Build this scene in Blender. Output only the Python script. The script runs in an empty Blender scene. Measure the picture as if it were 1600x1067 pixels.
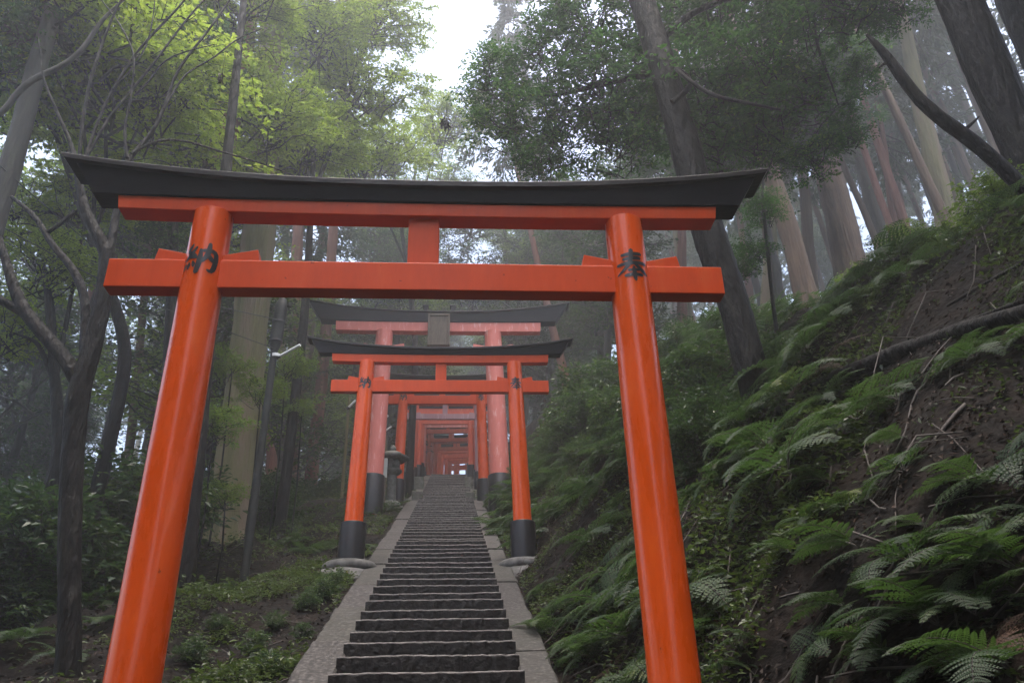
import bpy, math, random
import numpy as np
from mathutils import Vector, Matrix
R_ = math.radians
scene = bpy.context.scene
C = scene.collection

# ------------------------------------------------------------------ camera
PITCH, ROLL, YAW, FPX = 0.4689, -0.0269, 0.0774, 1312.6      # focal length in pixels of a 1600 wide picture
cf = np.array([math.sin(YAW)*math.cos(PITCH), math.cos(YAW)*math.cos(PITCH), math.sin(PITCH)])
_r0 = np.array([math.cos(YAW), -math.sin(YAW), 0.0]); _u0 = np.cross(_r0, cf)
cr = _r0*math.cos(ROLL)+_u0*math.sin(ROLL); cu = -_r0*math.sin(ROLL)+_u0*math.cos(ROLL)
cam_d = bpy.data.cameras.new('camera'); cam = bpy.data.objects.new('camera', cam_d); C.objects.link(cam)
cam_d.sensor_width = 36; cam_d.lens = FPX/1600*36; cam_d.clip_start = 0.05; cam_d.clip_end = 2000
m = Matrix.Identity(4)
for i in range(3):
    m[i][0] = cr[i]; m[i][1] = cu[i]; m[i][2] = -cf[i]
cam.matrix_world = m
scene.camera = cam

# ------------------------------------------------------------------ sky, sun, exposure
SUN_EL, SUN_AZ = 84.0, 180.0          # a veiled sun straight overhead
w = bpy.data.worlds.new('World'); scene.world = w; w.use_nodes = True
nt = w.node_tree; bg = nt.nodes['Background']
sky = nt.nodes.new('ShaderNodeTexSky'); sky.sky_type = 'NISHITA'; sky.sun_disc = False
sky.sun_elevation = R_(SUN_EL); sky.sun_rotation = R_(SUN_AZ)
sky.air_density = 1.0; sky.dust_density = 6.0; sky.ozone_density = 1.0
nt.links.new(sky.outputs['Color'], bg.inputs['Color']); bg.inputs['Strength'].default_value = 0.15
sd = bpy.data.lights.new('sun', 'SUN'); so = bpy.data.objects.new('sun', sd); C.objects.link(so)
sd.energy = 0.5; sd.angle = R_(25); sd.color = (1.0, 0.97, 0.93)
az = R_(SUN_AZ); el = R_(SUN_EL)
sdir = Vector((math.sin(az)*math.cos(el), math.cos(az)*math.cos(el), math.sin(el)))
so.rotation_euler = (-sdir).to_track_quat('-Z', 'Y').to_euler()
vs = scene.view_settings
scene.display_settings.display_device = 'sRGB'
vs.view_transform = 'Standard'; vs.look = 'None'; vs.gamma = 1; vs.use_curve_mapping = False
vs.exposure = 1.9
cy = scene.cycles
cy.max_bounces = 8; cy.diffuse_bounces = 3; cy.glossy_bounces = 2; cy.transmission_bounces = 4
cy.transparent_max_bounces = 6; cy.volume_bounces = 3; cy.caustics_reflective = False; cy.caustics_refractive = False
cy.sample_clamp_indirect = 4.0

# ------------------------------------------------------------------ helpers
def ray(px, py):
    return cf + cr*((px-800)/FPX) + cu*((533.5-py)/FPX)
def at(px, py, Y):
    d = ray(px, py); return d*(Y/d[1])
def pxm(P):
    return FPX/float(np.dot(P, cf))
def nrm(v):
    v = np.asarray(v, float); return v/np.maximum(np.linalg.norm(v, axis=-1, keepdims=True), 1e-9)

class MB:
    """collects vertices and faces (numpy) and links them as ONE mesh object"""
    def __init__(s): s.v = []; s.f = []; s.m = []; s.t = []; s.n = 0; s.sm = []
    def add(s, V, F, mat=0, tint=0.5, smooth=True):
        V = np.asarray(V, float).reshape(-1, 3)
        if isinstance(F, np.ndarray): groups = [F]
        else:
            d = {}
            for f in F: d.setdefault(len(f), []).append(f)
            groups = [np.array(g) for g in d.values()]
        for g in groups:
            s.f.append(g+s.n); s.m.append(np.full(len(g), mat)); s.sm.append(np.full(len(g), smooth))
        s.v.append(V); s.n += len(V)
        s.t.append(np.broadcast_to(np.asarray(tint, float), (len(V),)))
    def mesh(s, name, mats):
        me = bpy.data.meshes.new(name)
        V = np.concatenate(s.v); me.vertices.add(len(V)); me.vertices.foreach_set('co', V.astype(np.float32).ravel())
        tot = np.concatenate([np.full(len(g), g.shape[1]) for g in s.f]); li = np.concatenate([g.ravel() for g in s.f])
        me.loops.add(len(li)); me.loops.foreach_set('vertex_index', li.astype(np.int32))
        me.polygons.add(len(tot)); st = np.concatenate([[0], np.cumsum(tot)[:-1]])
        me.polygons.foreach_set('loop_start', st.astype(np.int32))
        me.polygons.foreach_set('material_index', np.concatenate(s.m).astype(np.int32))
        me.polygons.foreach_set('use_smooth', np.concatenate(s.sm).astype(bool))
        a = me.attributes.new('tint', 'FLOAT', 'POINT'); a.data.foreach_set('value', np.concatenate(s.t).astype(np.float32))
        for x in (mats if isinstance(mats, (list, tuple)) else [mats]): me.materials.append(x)
        me.update(calc_edges=True); me.validate()
        return me
    def build(s, name, mats, parent=None, bevel=0):
        return put(name, s.mesh(name, mats), parent, bevel=bevel)

def put(name, me, parent=None, loc=None, bevel=0):
    o = bpy.data.objects.new(name, me); C.objects.link(o)
    if parent is not None: o.parent = parent
    if loc is not None: o.location = loc
    if bevel:
        b = o.modifiers.new('bevel', 'BEVEL'); b.width = bevel; b.segments = 2; b.limit_method = 'ANGLE'; b.angle_limit = R_(40)
    return o
def empty(name, loc=(0, 0, 0)):
    o = bpy.data.objects.new(name, None); C.objects.link(o); o.location = loc; o.empty_display_size = 0.2; return o
def tag(o, label=None, cat=None, group=None, kind=None):
    if label: o['label'] = label
    if cat: o['category'] = cat
    if group: o['group'] = group
    if kind: o['kind'] = kind
    return o
def copy_tree(o, parent=None):
    c = o.copy(); C.objects.link(c)
    if parent is not None: c.parent = parent
    for ch in list(o.children): copy_tree(ch, c)
    return c

def box(mb, x0, x1, y0, y1, z0, z1, mat=0, tint=0.5):
    V = [(x0,y0,z0),(x1,y0,z0),(x1,y1,z0),(x0,y1,z0),(x0,y0,z1),(x1,y0,z1),(x1,y1,z1),(x0,y1,z1)]
    mb.add(V, [(0,3,2,1),(4,5,6,7),(0,1,5,4),(1,2,6,5),(2,3,7,6),(3,0,4,7)], mat, tint, smooth=False)
def loft(mb, rings, mat=0, tint=0.5, smooth=True, caps=True):
    n = len(rings[0]); k = len(rings); V = np.concatenate([np.asarray(r, float) for r in rings])
    F = []
    for i in range(k-1):
        for j in range(n):
            F.append((i*n+j, i*n+(j+1) % n, (i+1)*n+(j+1) % n, (i+1)*n+j))
    mb.add(V, np.array(F), mat, tint, smooth)
    if caps:
        mb.add(rings[0], [tuple(range(n))[::-1]], mat, tint, False); mb.add(rings[-1], [tuple(range(n))], mat, tint, False)
def lathe(mb, prof, cx=0, cy_=0, n=32, mat=0, tint=0.5, caps=True):
    a = np.arange(n)*2*math.pi/n
    loft(mb, [np.stack([cx+r*np.cos(a), cy_+r*np.sin(a), np.full(n, z)], 1) for r, z in prof], mat, tint, True, caps)
def resample(pts, k):
    pts = np.asarray(pts, float); n = len(pts)
    if n < 2: return pts
    d = np.concatenate([[0], np.cumsum(np.linalg.norm(np.diff(pts[:, :3], axis=0), axis=1))])
    t = np.linspace(0, d[-1], k)
    P = np.stack([np.interp(t, d, pts[:, i]) for i in range(pts.shape[1])], 1)
    for _ in range(3):                       # soften corners
        P[1:-1] = P[1:-1]*.5+(P[:-2]+P[2:])*.25
    return P
def tube(mb, pts, rad, n=8, mat=0, tint=0.5, rough=0.0, rng=None, caps=True):
    P = np.asarray(pts, float); k = len(P); rad = np.broadcast_to(np.asarray(rad, float), (k,))
    T = np.gradient(P, axis=0); T = nrm(T)
    ref = np.array([0.0, 1.0, 0.0]) if abs(T[0][1]) < .85 else np.array([1.0, 0, 0])
    A = nrm(np.cross(T, ref)); B = np.cross(T, A)
    a = np.arange(n)*2*math.pi/n
    rr = rad[:, None]*np.ones((k, n))
    if rough and rng is not None:
        ph = rng.uniform(0, 6.28, 6); s = np.arange(k)[:, None]
        rr = rr*(1+rough*(.5*np.sin(3*a[None]+ph[0]+s*.13)+.35*np.sin(5*a[None]+ph[1]-s*.21)+.4*np.sin(s*.45+ph[2])+.5*rng.normal(0, .5, (k, n))))
    V = P[:, None]+rr[..., None]*(np.cos(a)[None, :, None]*A[:, None]+np.sin(a)[None, :, None]*B[:, None])
    i = np.arange(k-1)[:, None]; j = np.arange(n)[None]; j2 = (j+1) % n
    F = np.stack([i*n+j, i*n+j2, (i+1)*n+j2, (i+1)*n+j], -1).reshape(-1, 4)
    mb.add(V.reshape(-1, 3), F, mat, tint)
    if caps and n > 3:
        mb.add(V[0], [tuple(range(n))], mat, tint, False); mb.add(V[-1], [tuple(range(n))], mat, tint, False)

# ------------------------------------------------------------------ materials
def new_mat(name):
    mt = bpy.data.materials.new(name); mt.use_nodes = True
    return mt, mt.node_tree, mt.node_tree.nodes['Principled BSDF']
def N(t, kind, **kw):
    n = t.nodes.new(kind)
    for k, v in kw.items(): setattr(n, k, v)
    return n
def ramp(t, stops):
    r = t.nodes.new('ShaderNodeValToRGB'); e = r.color_ramp.elements
    while len(e) < len(stops): e.new(0.5)
    for q, (p, c) in zip(e, stops):
        q.position = p; q.color = (*c, 1)
    return r
def noise_mat(name, stops, scale=5, detail=6, rough=0.6, bump=0.3, bscale=None, stretch=(1, 1, 1), spec=0.5, coat=0.0, bdist=0.02, distort=0.0, tintmix=None, rough_var=0.0):
    mt, t, p = new_mat(name)
    tc = N(t, 'ShaderNodeTexCoord'); mp = N(t, 'ShaderNodeMapping'); mp.inputs['Scale'].default_value = stretch
    t.links.new(tc.outputs['Object'], mp.inputs['Vector'])
    n1 = N(t, 'ShaderNodeTexNoise'); n1.inputs['Scale'].default_value = scale; n1.inputs['Detail'].default_value = detail
    n1.inputs['Roughness'].default_value = .65; n1.inputs['Distortion'].default_value = distort
    t.links.new(mp.outputs[0], n1.inputs['Vector'])
    r = ramp(t, stops); t.links.new(n1.outputs['Fac'], r.inputs['Fac'])
    col = r.outputs['Color']
    if tintmix:
        at_ = N(t, 'ShaderNodeAttribute', attribute_name='tint'); mx = N(t, 'ShaderNodeMix', data_type='RGBA')
        t.links.new(at_.outputs['Fac'], mx.inputs['Factor']); t.links.new(col, mx.inputs['A']); mx.inputs['B'].default_value = (*tintmix, 1)
        col = mx.outputs['Result']
    t.links.new(col, p.inputs['Base Color'])
    p.inputs['Roughness'].default_value = rough; p.inputs['Specular IOR Level'].default_value = spec
    if rough_var:
        mr = N(t, 'ShaderNodeMapRange'); mr.inputs['To Min'].default_value = rough-rough_var; mr.inputs['To Max'].default_value = rough+rough_var
        mr.inputs['From Min'].default_value = .3; mr.inputs['From Max'].default_value = .7
        t.links.new(n1.outputs['Fac'], mr.inputs['Value']); t.links.new(mr.outputs[0], p.inputs['Roughness'])
    p.inputs['Coat Weight'].default_value = coat; p.inputs['Coat Roughness'].default_value = .12
    if bump:
        n2 = N(t, 'ShaderNodeTexNoise'); n2.inputs['Scale'].default_value = bscale or scale*4; n2.inputs['Detail'].default_value = 6
        t.links.new(mp.outputs[0], n2.inputs['Vector'])
        b = N(t, 'ShaderNodeBump'); b.inputs['Strength'].default_value = bump; b.inputs['Distance'].default_value = bdist
        t.links.new(n2.outputs['Fac'], b.inputs['Height']); t.links.new(b.outputs[0], p.inputs['Normal'])
    return mt
def leaf_mat(name, stops, transl=0.35, tcol=(.3, .45, .06), rough=.42, spec=.5):
    mt, t, p = new_mat(name)
    a = N(t, 'ShaderNodeAttribute', attribute_name='tint'); oi = N(t, 'ShaderNodeObjectInfo')
    ad = N(t, 'ShaderNodeMath', operation='MULTIPLY_ADD'); ad.inputs[1].default_value = .24; ad.inputs[2].default_value = -.12
    t.links.new(oi.outputs['Random'], ad.inputs[0])
    sm = N(t, 'ShaderNodeMath', operation='ADD', use_clamp=True); t.links.new(a.outputs['Fac'], sm.inputs[0]); t.links.new(ad.outputs[0], sm.inputs[1])
    r = ramp(t, stops); t.links.new(sm.outputs[0], r.inputs['Fac'])
    t.links.new(r.outputs['Color'], p.inputs['Base Color'])
    p.inputs['Roughness'].default_value = rough; p.inputs['Specular IOR Level'].default_value = spec
    tr = N(t, 'ShaderNodeBsdfTranslucent')
    mx = N(t, 'ShaderNodeMix', data_type='RGBA', blend_type='MULTIPLY'); mx.inputs['Factor'].default_value = 1
    g = N(t, 'ShaderNodeMix', data_type='RGBA', blend_type='ADD'); g.inputs['Factor'].default_value = 1
    t.links.new(r.outputs['Color'], g.inputs['A']); g.inputs['B'].default_value = tuple(c*.12 for c in tcol)+(1,)
    t.links.new(g.outputs['Result'], tr.inputs['Color'])
    ms = N(t, 'ShaderNodeMixShader'); ms.inputs['Fac'].default_value = transl
    out = t.nodes['Material Output']
    t.links.new(p.outputs[0], ms.inputs[1]); t.links.new(tr.outputs[0], ms.inputs[2]); t.links.new(ms.outputs[0], out.inputs['Surface'])
    return mt
def paint_mat(name, base, worn, worn_amt=.35, rough=.3, coat=.35, streak=8, spec=.3):
    """vermilion paint: faint brush streaks, grime spots and worn patches"""
    mt, t, p = new_mat(name)
    tc = N(t, 'ShaderNodeTexCoord'); mp = N(t, 'ShaderNodeMapping'); mp.inputs['Scale'].default_value = (1, 1, .22)
    t.links.new(tc.outputs['Object'], mp.inputs['Vector'])
    n1 = N(t, 'ShaderNodeTexNoise'); n1.inputs['Scale'].default_value = streak; n1.inputs['Detail'].default_value = 7; n1.inputs['Roughness'].default_value = .7
    t.links.new(mp.outputs[0], n1.inputs['Vector'])
    r = ramp(t, [(.30, tuple(c*.86 for c in base)), (.55, base), (.62+(.3*(1-worn_amt)), worn)])
    t.links.new(n1.outputs['Fac'], r.inputs['Fac'])
    n2 = N(t, 'ShaderNodeTexNoise'); n2.inputs['Scale'].default_value = 26; n2.inputs['Detail'].default_value = 3
    t.links.new(tc.outputs['Object'], n2.inputs['Vector'])
    r2 = ramp(t, [(.22, (.25, .2, .2)), (.27, (1, 1, 1))]); t.links.new(n2.outputs['Fac'], r2.inputs['Fac'])
    mx = N(t, 'ShaderNodeMix', data_type='RGBA', blend_type='MULTIPLY'); mx.inputs['Factor'].default_value = .75
    t.links.new(r.outputs[0], mx.inputs['A']); t.links.new(r2.outputs[0], mx.inputs['B'])
    t.links.new(mx.outputs['Result'], p.inputs['Base Color'])
    mr = N(t, 'ShaderNodeMapRange'); mr.inputs['From Min'].default_value = .3; mr.inputs['From Max'].default_value = .7
    mr.inputs['To Min'].default_value = rough-.07; mr.inputs['To Max'].default_value = rough+.12
    t.links.new(n1.outputs['Fac'], mr.inputs['Value']); t.links.new(mr.outputs[0], p.inputs['Roughness'])
    p.inputs['Coat Weight'].default_value = coat; p.inputs['Coat Roughness'].default_value = .06; p.inputs['Specular IOR Level'].default_value = spec
    b = N(t, 'ShaderNodeBump'); b.inputs['Strength'].default_value = .05; b.inputs['Distance'].default_value = .01
    t.links.new(n1.outputs['Fac'], b.inputs['Height']); t.links.new(b.outputs[0], p.inputs['Normal'])
    return mt

M = {}
M['vermilion'] = paint_mat('vermilion_paint', (.68, .080, .003), (.74, .125, .015), .3, rough=.26, coat=.28)
M['vermilion_beam_shaded'] = paint_mat('vermilion_beam_shaded_paint', (.61, .062, .005), (.65, .095, .016), .35, rough=.42, coat=.06, spec=.18, streak=6)  # less glossy, and darker than the pillars: shade under the canopy mixed in
M['vermilion_far'] = paint_mat('vermilion_paint_dull', (.62, .085, .03), (.66, .2, .12), .6, rough=.45, coat=.1)
M['pink'] = paint_mat('faded_pink_paint', (.62, .17, .13), (.70, .36, .31), .9, rough=.5, coat=.05)
M['mauve'] = paint_mat('faded_mauve_paint', (.33, .17, .18), (.42, .28, .29), .9, rough=.55, coat=.0)
M['black'] = noise_mat('black_paint', [(.3, (.004, .004, .005)), (.7, (.011, .011, .013))], 9, rough=.4, bump=.15, stretch=(.3, 1, 1), spec=.2)
M['sleeve'] = noise_mat('black_sleeve', [(.3, (.005, .005, .006)), (.7, (.015, .0145, .016))], 7, rough=.38, bump=.15, spec=.3)
M['ink'] = noise_mat('black_ink', [(.3, (.006, .006, .008)), (.7, (.016, .016, .018))], 20, rough=.35, bump=0)
M['old_wood'] = noise_mat('old_brown_board', [(.3, (.06, .045, .03)), (.7, (.13, .10, .07))], 8, rough=.7, bump=.3, stretch=(4, 1, .6))
M['granite'] = noise_mat('wet_granite', [(.36, (.012, .011, .0105)), (.5, (.033, .030, .0285)), (.64, (.10, .092, .089))], 24, detail=8, rough=.72, bump=.6, bscale=40, bdist=.008, tintmix=(.035, .038, .024), rough_var=.12, spec=.25)
M['step'] = noise_mat('dark_worn_step_lit_edge', [(.32, (.004, .0034, .003)), (.52, (.010, .0085, .0078)), (.72, (.026, .0225, .021))], 14, detail=9, rough=.5, spec=.3, bump=.8, bscale=26, bdist=.02, tintmix=(.22, .20, .19), rough_var=.14)
M['concrete'] = noise_mat('pale_concrete', [(.3, (.035, .034, .032)), (.5, (.08, .078, .074)), (.72, (.15, .147, .142))], 7, spec=.2, rough=.75, bump=.3, bscale=30, bdist=.008)
M['mossy_stone'] = noise_mat('mossy_stone', [(.32, (.05, .065, .03)), (.5, (.10, .10, .085)), (.7, (.19, .185, .17))], 9, rough=.8, bump=.6, bdist=.02)
M['soil'] = noise_mat('forest_soil', [(.30, (.0016, .0013, .001)), (.48, (.0045, .0032, .0025)), (.62, (.011, .0072, .005)), (.8, (.006, .009, .003))], 2.3, detail=10, rough=.9, bump=1.0, bscale=9, bdist=.06, spec=.12)
M['litter'] = leaf_mat('fallen_leaves', [(0, (.010, .006, .004)), (.5, (.030, .016, .010)), (.86, (.06, .034, .022)), (1, (.10, .062, .046))], .05, (.1, .05, .02), rough=.65, spec=.2)
M['bark_dark'] = noise_mat('dark_wet_bark', [(.3, (.0022, .002, .002)), (.55, (.006, .0052, .0046)), (.75, (.018, .017, .012))], 7, rough=.62, bump=1.0, bscale=16, stretch=(1, 1, .28), bdist=.07, spec=.15)
M['bark_grey'] = noise_mat('grey_bark', [(.3, (.016, .014, .012)), (.55, (.042, .038, .030)), (.75, (.07, .074, .045))], 5, rough=.8, bump=1.0, bscale=18, stretch=(1, 1, .16), bdist=.03)
M['twig'] = noise_mat('brown_twig', [(.3, (.012, .009, .007)), (.7, (.05, .038, .03))], 6, rough=.7, bump=.3)
M['bark_tan'] = noise_mat('tan_cedar_bark', [(.3, (.035, .02, .012)), (.55, (.095, .058, .034)), (.75, (.15, .11, .062))], 6, rough=.85, bump=1.0, bscale=20, stretch=(1, 1, .08), bdist=.04)
M['bark_red'] = noise_mat('red_cedar_bark', [(.3, (.07, .026, .016)), (.55, (.155, .058, .036)), (.75, (.2, .10, .07))], 6, rough=.85, bump=1.0, bscale=20, stretch=(1, 1, .08), bdist=.04)
M['bark_moss'] = noise_mat('mossy_cedar_bark', [(.28, (.06, .05, .024)), (.5, (.13, .115, .045)), (.62, (.16, .115, .07)), (.78, (.20, .16, .10))], 3.2, rough=.9, bump=1.0, bscale=22, stretch=(1, 1, .1), bdist=.04)
M['maple'] = leaf_mat('maple_leaf', [(0, (.085, .15, .014)), (.5, (.19, .28, .030)), (1, (.30, .37, .055))], .62, (.7, .9, .1), rough=.5, spec=.35)
M['evergreen'] = leaf_mat('glossy_evergreen_leaf', [(0, (.012, .034, .014)), (.5, (.026, .066, .022)), (.85, (.06, .12, .028)), (1, (.12, .19, .03))], .42, (.3, .7, .08), rough=.22, spec=.6)
M['shade'] = leaf_mat('shade_leaf', [(0, (.012, .028, .012)), (.6, (.034, .064, .022)), (1, (.09, .13, .028))], .3, (.3, .6, .08), rough=.24)
M['bright'] = leaf_mat('bright_shrub_leaf', [(0, (.04, .085, .014)), (.5, (.09, .15, .02)), (1, (.17, .23, .03))], .45, (.6, .9, .1), rough=.42)
M['cedar'] = leaf_mat('cedar_spray', [(0, (.02, .04, .016)), (.6, (.045, .075, .026)), (1, (.08, .11, .035))], .25, (.3, .5, .1), rough=.6)
M['fern'] = leaf_mat('fern_frond', [(0, (.007, .018, .008)), (.5, (.017, .036, .014)), (.85, (.042, .068, .022)), (1, (.10, .112, .03))], .28, (.4, .8, .1), rough=.58, spec=.3)
M['moss'] = leaf_mat('ground_cover_leaf', [(0, (.012, .025, .007)), (.5, (.032, .056, .011)), (1, (.085, .115, .02))], .3, (.4, .6, .1), rough=.5)
M['metal'] = noise_mat('dark_weathered_pole', [(.3, (.007, .008, .0075)), (.7, (.022, .025, .022))], 6, rough=.6, spec=.25, bump=.3)
M['cable'] = noise_mat('black_cable', [(.3, (.01, .01, .01)), (.7, (.02, .02, .02))], 6, rough=.5, bump=0)
M['white'] = noise_mat('white_plastic_tube', [(.3, (.72, .72, .70)), (.7, (.82, .82, .8))], 6, rough=.35, bump=0)
M['notice'] = noise_mat('pale_notice_board', [(.3, (.42, .45, .40)), (.7, (.55, .57, .52))], 5, rough=.6, bump=.1)

# ------------------------------------------------------------------ terrain
SL = math.tan(R_(20.76)); H0 = 2.22; YF = 1.9; YC = 38.0
def S(y):
    y = np.asarray(y, float)
    z = -H0+np.clip(y, YF, YC)*SL
    return z + np.clip(y-YC, 0, 34)*.2 + np.clip(y-72, 0, 60)*.05
def pathx(y):
    return -.195+.0055*np.clip(np.asarray(y, float)-37.5, 0, 24)**2
_ph = np.random.RandomState(4).uniform(0, 6.28, (12, 3)); _k = np.random.RandomState(5).uniform(-1, 1, (12, 2))
def bumps(x, y, s=1.0):
    z = 0
    for i in range(12):
        f = (.5+i*.42)*s
        z = z+np.sin(_k[i, 0]*f*x*2+_k[i, 1]*f*y*2+_ph[i, 0]+1.3*np.sin(.4*f*y+_ph[i, 1]))/(1.2+i*.5)
    return z
def smooth01(t): t = np.clip(t, 0, 1); return t*t*(3-2*t)
def bank(x, y):
    x = np.asarray(x, float)-(pathx(y)+.195); y = np.asarray(y, float)
    xr = np.clip(x-.93, 0, None); xl = np.clip(-1.36-x, 0, None)
    r = .95*np.clip(xr, 0, 4.6) + .22*np.clip(xr-4.6, 0, 12) + .08*np.clip(xr-16.6, 0, 60)
    r = r-.18*smooth01(xr/.5)*np.exp(-xr*1.2)
    l = -.07*np.clip(xl, 0, 2)-.15*np.clip(xl-2, 0, 12)-.05*np.clip(xl-14, 0, 60)
    return r+l
def ground(x, y):
    x = np.asarray(x, float); y = np.asarray(y, float)
    xx = x-(pathx(y)+.195)
    inside = (xx > -1.22) & (xx < .80)
    edge = np.clip(np.maximum(xx-.93, -1.36-xx), 0, 1.5)/1.5
    z = S(y)+bank(x, y)+bumps(x, y)*(.03+.17*edge)*np.minimum(1, .5+edge)
    return np.where(inside, S(y)-.42, z-.03)
gx = np.unique(np.concatenate([np.linspace(-70, -12, 30), np.linspace(-12, -1.5, 60), np.linspace(-1.5, -1.3, 4), [-1.24, -1.2], [-.6, 0, .4], [.78, .82], np.linspace(.88, 1.2, 6), np.linspace(1.2, 8, 70), np.linspace(8, 20, 30), np.linspace(20, 70, 26)]))
gy = np.unique(np.concatenate([np.linspace(-40, 0, 16), np.linspace(0, 18, 150), np.linspace(18, 45, 90), np.linspace(45, 130, 50)]))
GX, GY = np.meshgrid(gx, gy)
GX2 = GX+(pathx(GY)+.195)
GZ = ground(GX2, GY)
mb = MB(); nx = len(gx); ny = len(gy)
i = np.arange(ny-1)[:, None]; j = np.arange(nx-1)[None]
F = np.stack([i*nx+j, i*nx+j+1, (i+1)*nx+j+1, (i+1)*nx+j], -1).reshape(-1, 4)
mb.add(np.stack([GX2, GY, GZ], -1).reshape(-1, 3), F)
tag(mb.build('ground', M['soil']), kind='structure')
def gnd(x, y): return float(ground(x, y))
def hit(px, py, y0=1.5, y1=90):
    """first point where the sight line through a picture point meets the ground"""
    ys = np.linspace(y0, y1, 3000); P = ray(px, py)[None]*(ys/ray(px, py)[1])[:, None]
    below = P[:, 2] < ground(P[:, 0], P[:, 1])
    return P[np.argmax(below)] if below.any() else None

# ------------------------------------------------------------------ stone stairway
stairs = tag(empty('stone_stairway', (-.195, YF, float(S(YF)))), 'long straight flight of dark wet stone steps with granite kerbs climbing under the gates', 'stairway')
rng = np.random.RandomState(11)
RUN = .45; RISE = RUN*SL
ox, oy, oz = stairs.location
for k in range(int((YC-YF)/RUN)):
    y0 = YF+k*RUN; zt = -H0+y0*SL+RISE*.98
    xs = np.linspace(-.79, .79, 40); n = len(xs)
    w1 = np.cumsum(rng.normal(0, .0016, n)); w1 -= np.linspace(w1[0], w1[-1], n)
    zt_ = zt+rng.normal(0, .006)+w1*.7+rng.normal(0, .0018, n); yf = y0+np.cumsum(rng.normal(0, .004, n))*.7+rng.normal(0, .003, n)
    px_ = float(pathx(y0))
    def ring(y, z): return np.stack([xs+px_-ox, y-oy, z-oz], 1)
    mb = MB()
    nose = .008+.006*np.abs(np.convolve(rng.normal(0, 1, n+6), np.ones(7)/7, 'valid'))
    rows = [ring(yf+.012, zt_-RISE-.06), ring(yf+.006+rng.normal(0, .004, n), zt_-RISE*.55), ring(yf, zt_-.016), ring(yf+.002, zt_-.007), ring(yf+nose, zt_), ring(np.full(n, y0+RUN*.55), zt_-.004+rng.normal(0, .002, n)), ring(np.full(n, y0+RUN+.10), zt_-.008)]
    wr = rng.uniform(.5, 1); tt = [0.0, 0.0, .02, .6*wr, .35*wr, .03, .0]  # paler nosing rows: wear plus a wet-edge highlight put into the tint
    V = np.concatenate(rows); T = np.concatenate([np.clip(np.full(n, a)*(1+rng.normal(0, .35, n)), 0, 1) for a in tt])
    i = np.arange(len(rows)-1)[:, None]; j = np.arange(n-1)[None]
    F = np.stack([i*n+j, i*n+j+1, (i+1)*n+j+1, (i+1)*n+j], -1).reshape(-1, 4)
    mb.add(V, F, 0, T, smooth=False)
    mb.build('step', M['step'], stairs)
for side in (-1, 1):
    y = YF+.2; k = 0
    while y < YC-1:
        ln = rng.uniform(1.35, 1.9); y1 = min(y+ln, YC)
        xa, xb = ((-1.325, -.975) if side < 0 else (.585, .885))
        c = float(pathx(y))+.195; lift = rng.uniform(.055, .085)
        xa += c+rng.normal(0, .012); xb += c; nseg = 10
        rows = []
        for q in np.linspace(y+.008, y1-.008, nseg):
            zz = float(S(q))+lift+rng.normal(0, .003); jj = rng.normal(0, .006, 2)
            rows.append(np.array([(xa+jj[0]-.02, q, zz-.55), (xb+jj[1], q, zz-.55), (xb+jj[1], q, zz-.018), (xb-.018+jj[1], q, zz), (xa+.02+jj[0], q, zz+rng.normal(0, .003)), (xa+jj[0], q, zz-.022)])-np.array([ox, oy, oz]))
        mb = MB(); loft(mb, rows, 0, rng.uniform(0, .35), smooth=False)
        mb.build('kerb_stone', M['granite'], stairs)
        y = y1; k += 1

# ------------------------------------------------------------------ torii gates
HEN = [((20, 85), (78, 89), 6, 6), ((23, 70), (75, 74), 6, 6), ((5, 54), (95, 59), 6, 7)]
GLYPH = {
 'hou': [[(20,84,5),(50,87,7),(79,89,6)], [(24,69,5),(50,72,7),(75,74,6)], [(5,52,5),(50,56,7),(95,59,6)],
         [(49,101,7),(49,84,7),(45,62,7),(35,44,6),(20,30,5),(2,18,2)], [(55,55,4),(70,41,7),(86,28,8),(99,21,3)],
         [(37,31,4),(54,33,6),(69,33,4)], [(26,14,5),(52,17,7),(78,17,5)], [(53,43,4),(54,28,7),(54,10,7),(56,-3,4)]],
 'nou': [[(25,99,3),(19,88,7),(9,76,5),(20,71,6),(29,68,4)], [(38,88,4),(28,72,7),(15,57,7),(4,48,4)], [(15,57,4),(28,56,6),(38,53,4)], [(30,67,4),(36,59,6),(41,51,4)],
         [(9,36,3),(6,28,7),(1,16,3)], [(20,38,3),(20,29,7),(17,17,3)], [(31,41,3),(34,32,7),(35,23,3)],
         [(50,80,4),(51,58,8),(49,30,9),(44,4,7)], [(52,75,5),(74,79,7),(94,80,7),(97,66,8),(94,36,8),(91,10,8),(83,3,7),(74,15,3)],
         [(73,101,5),(73,84,8),(71,66,8),(64,50,7),(57,39,4)], [(71,66,4),(79,54,8),(88,44,5)]]}
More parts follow.
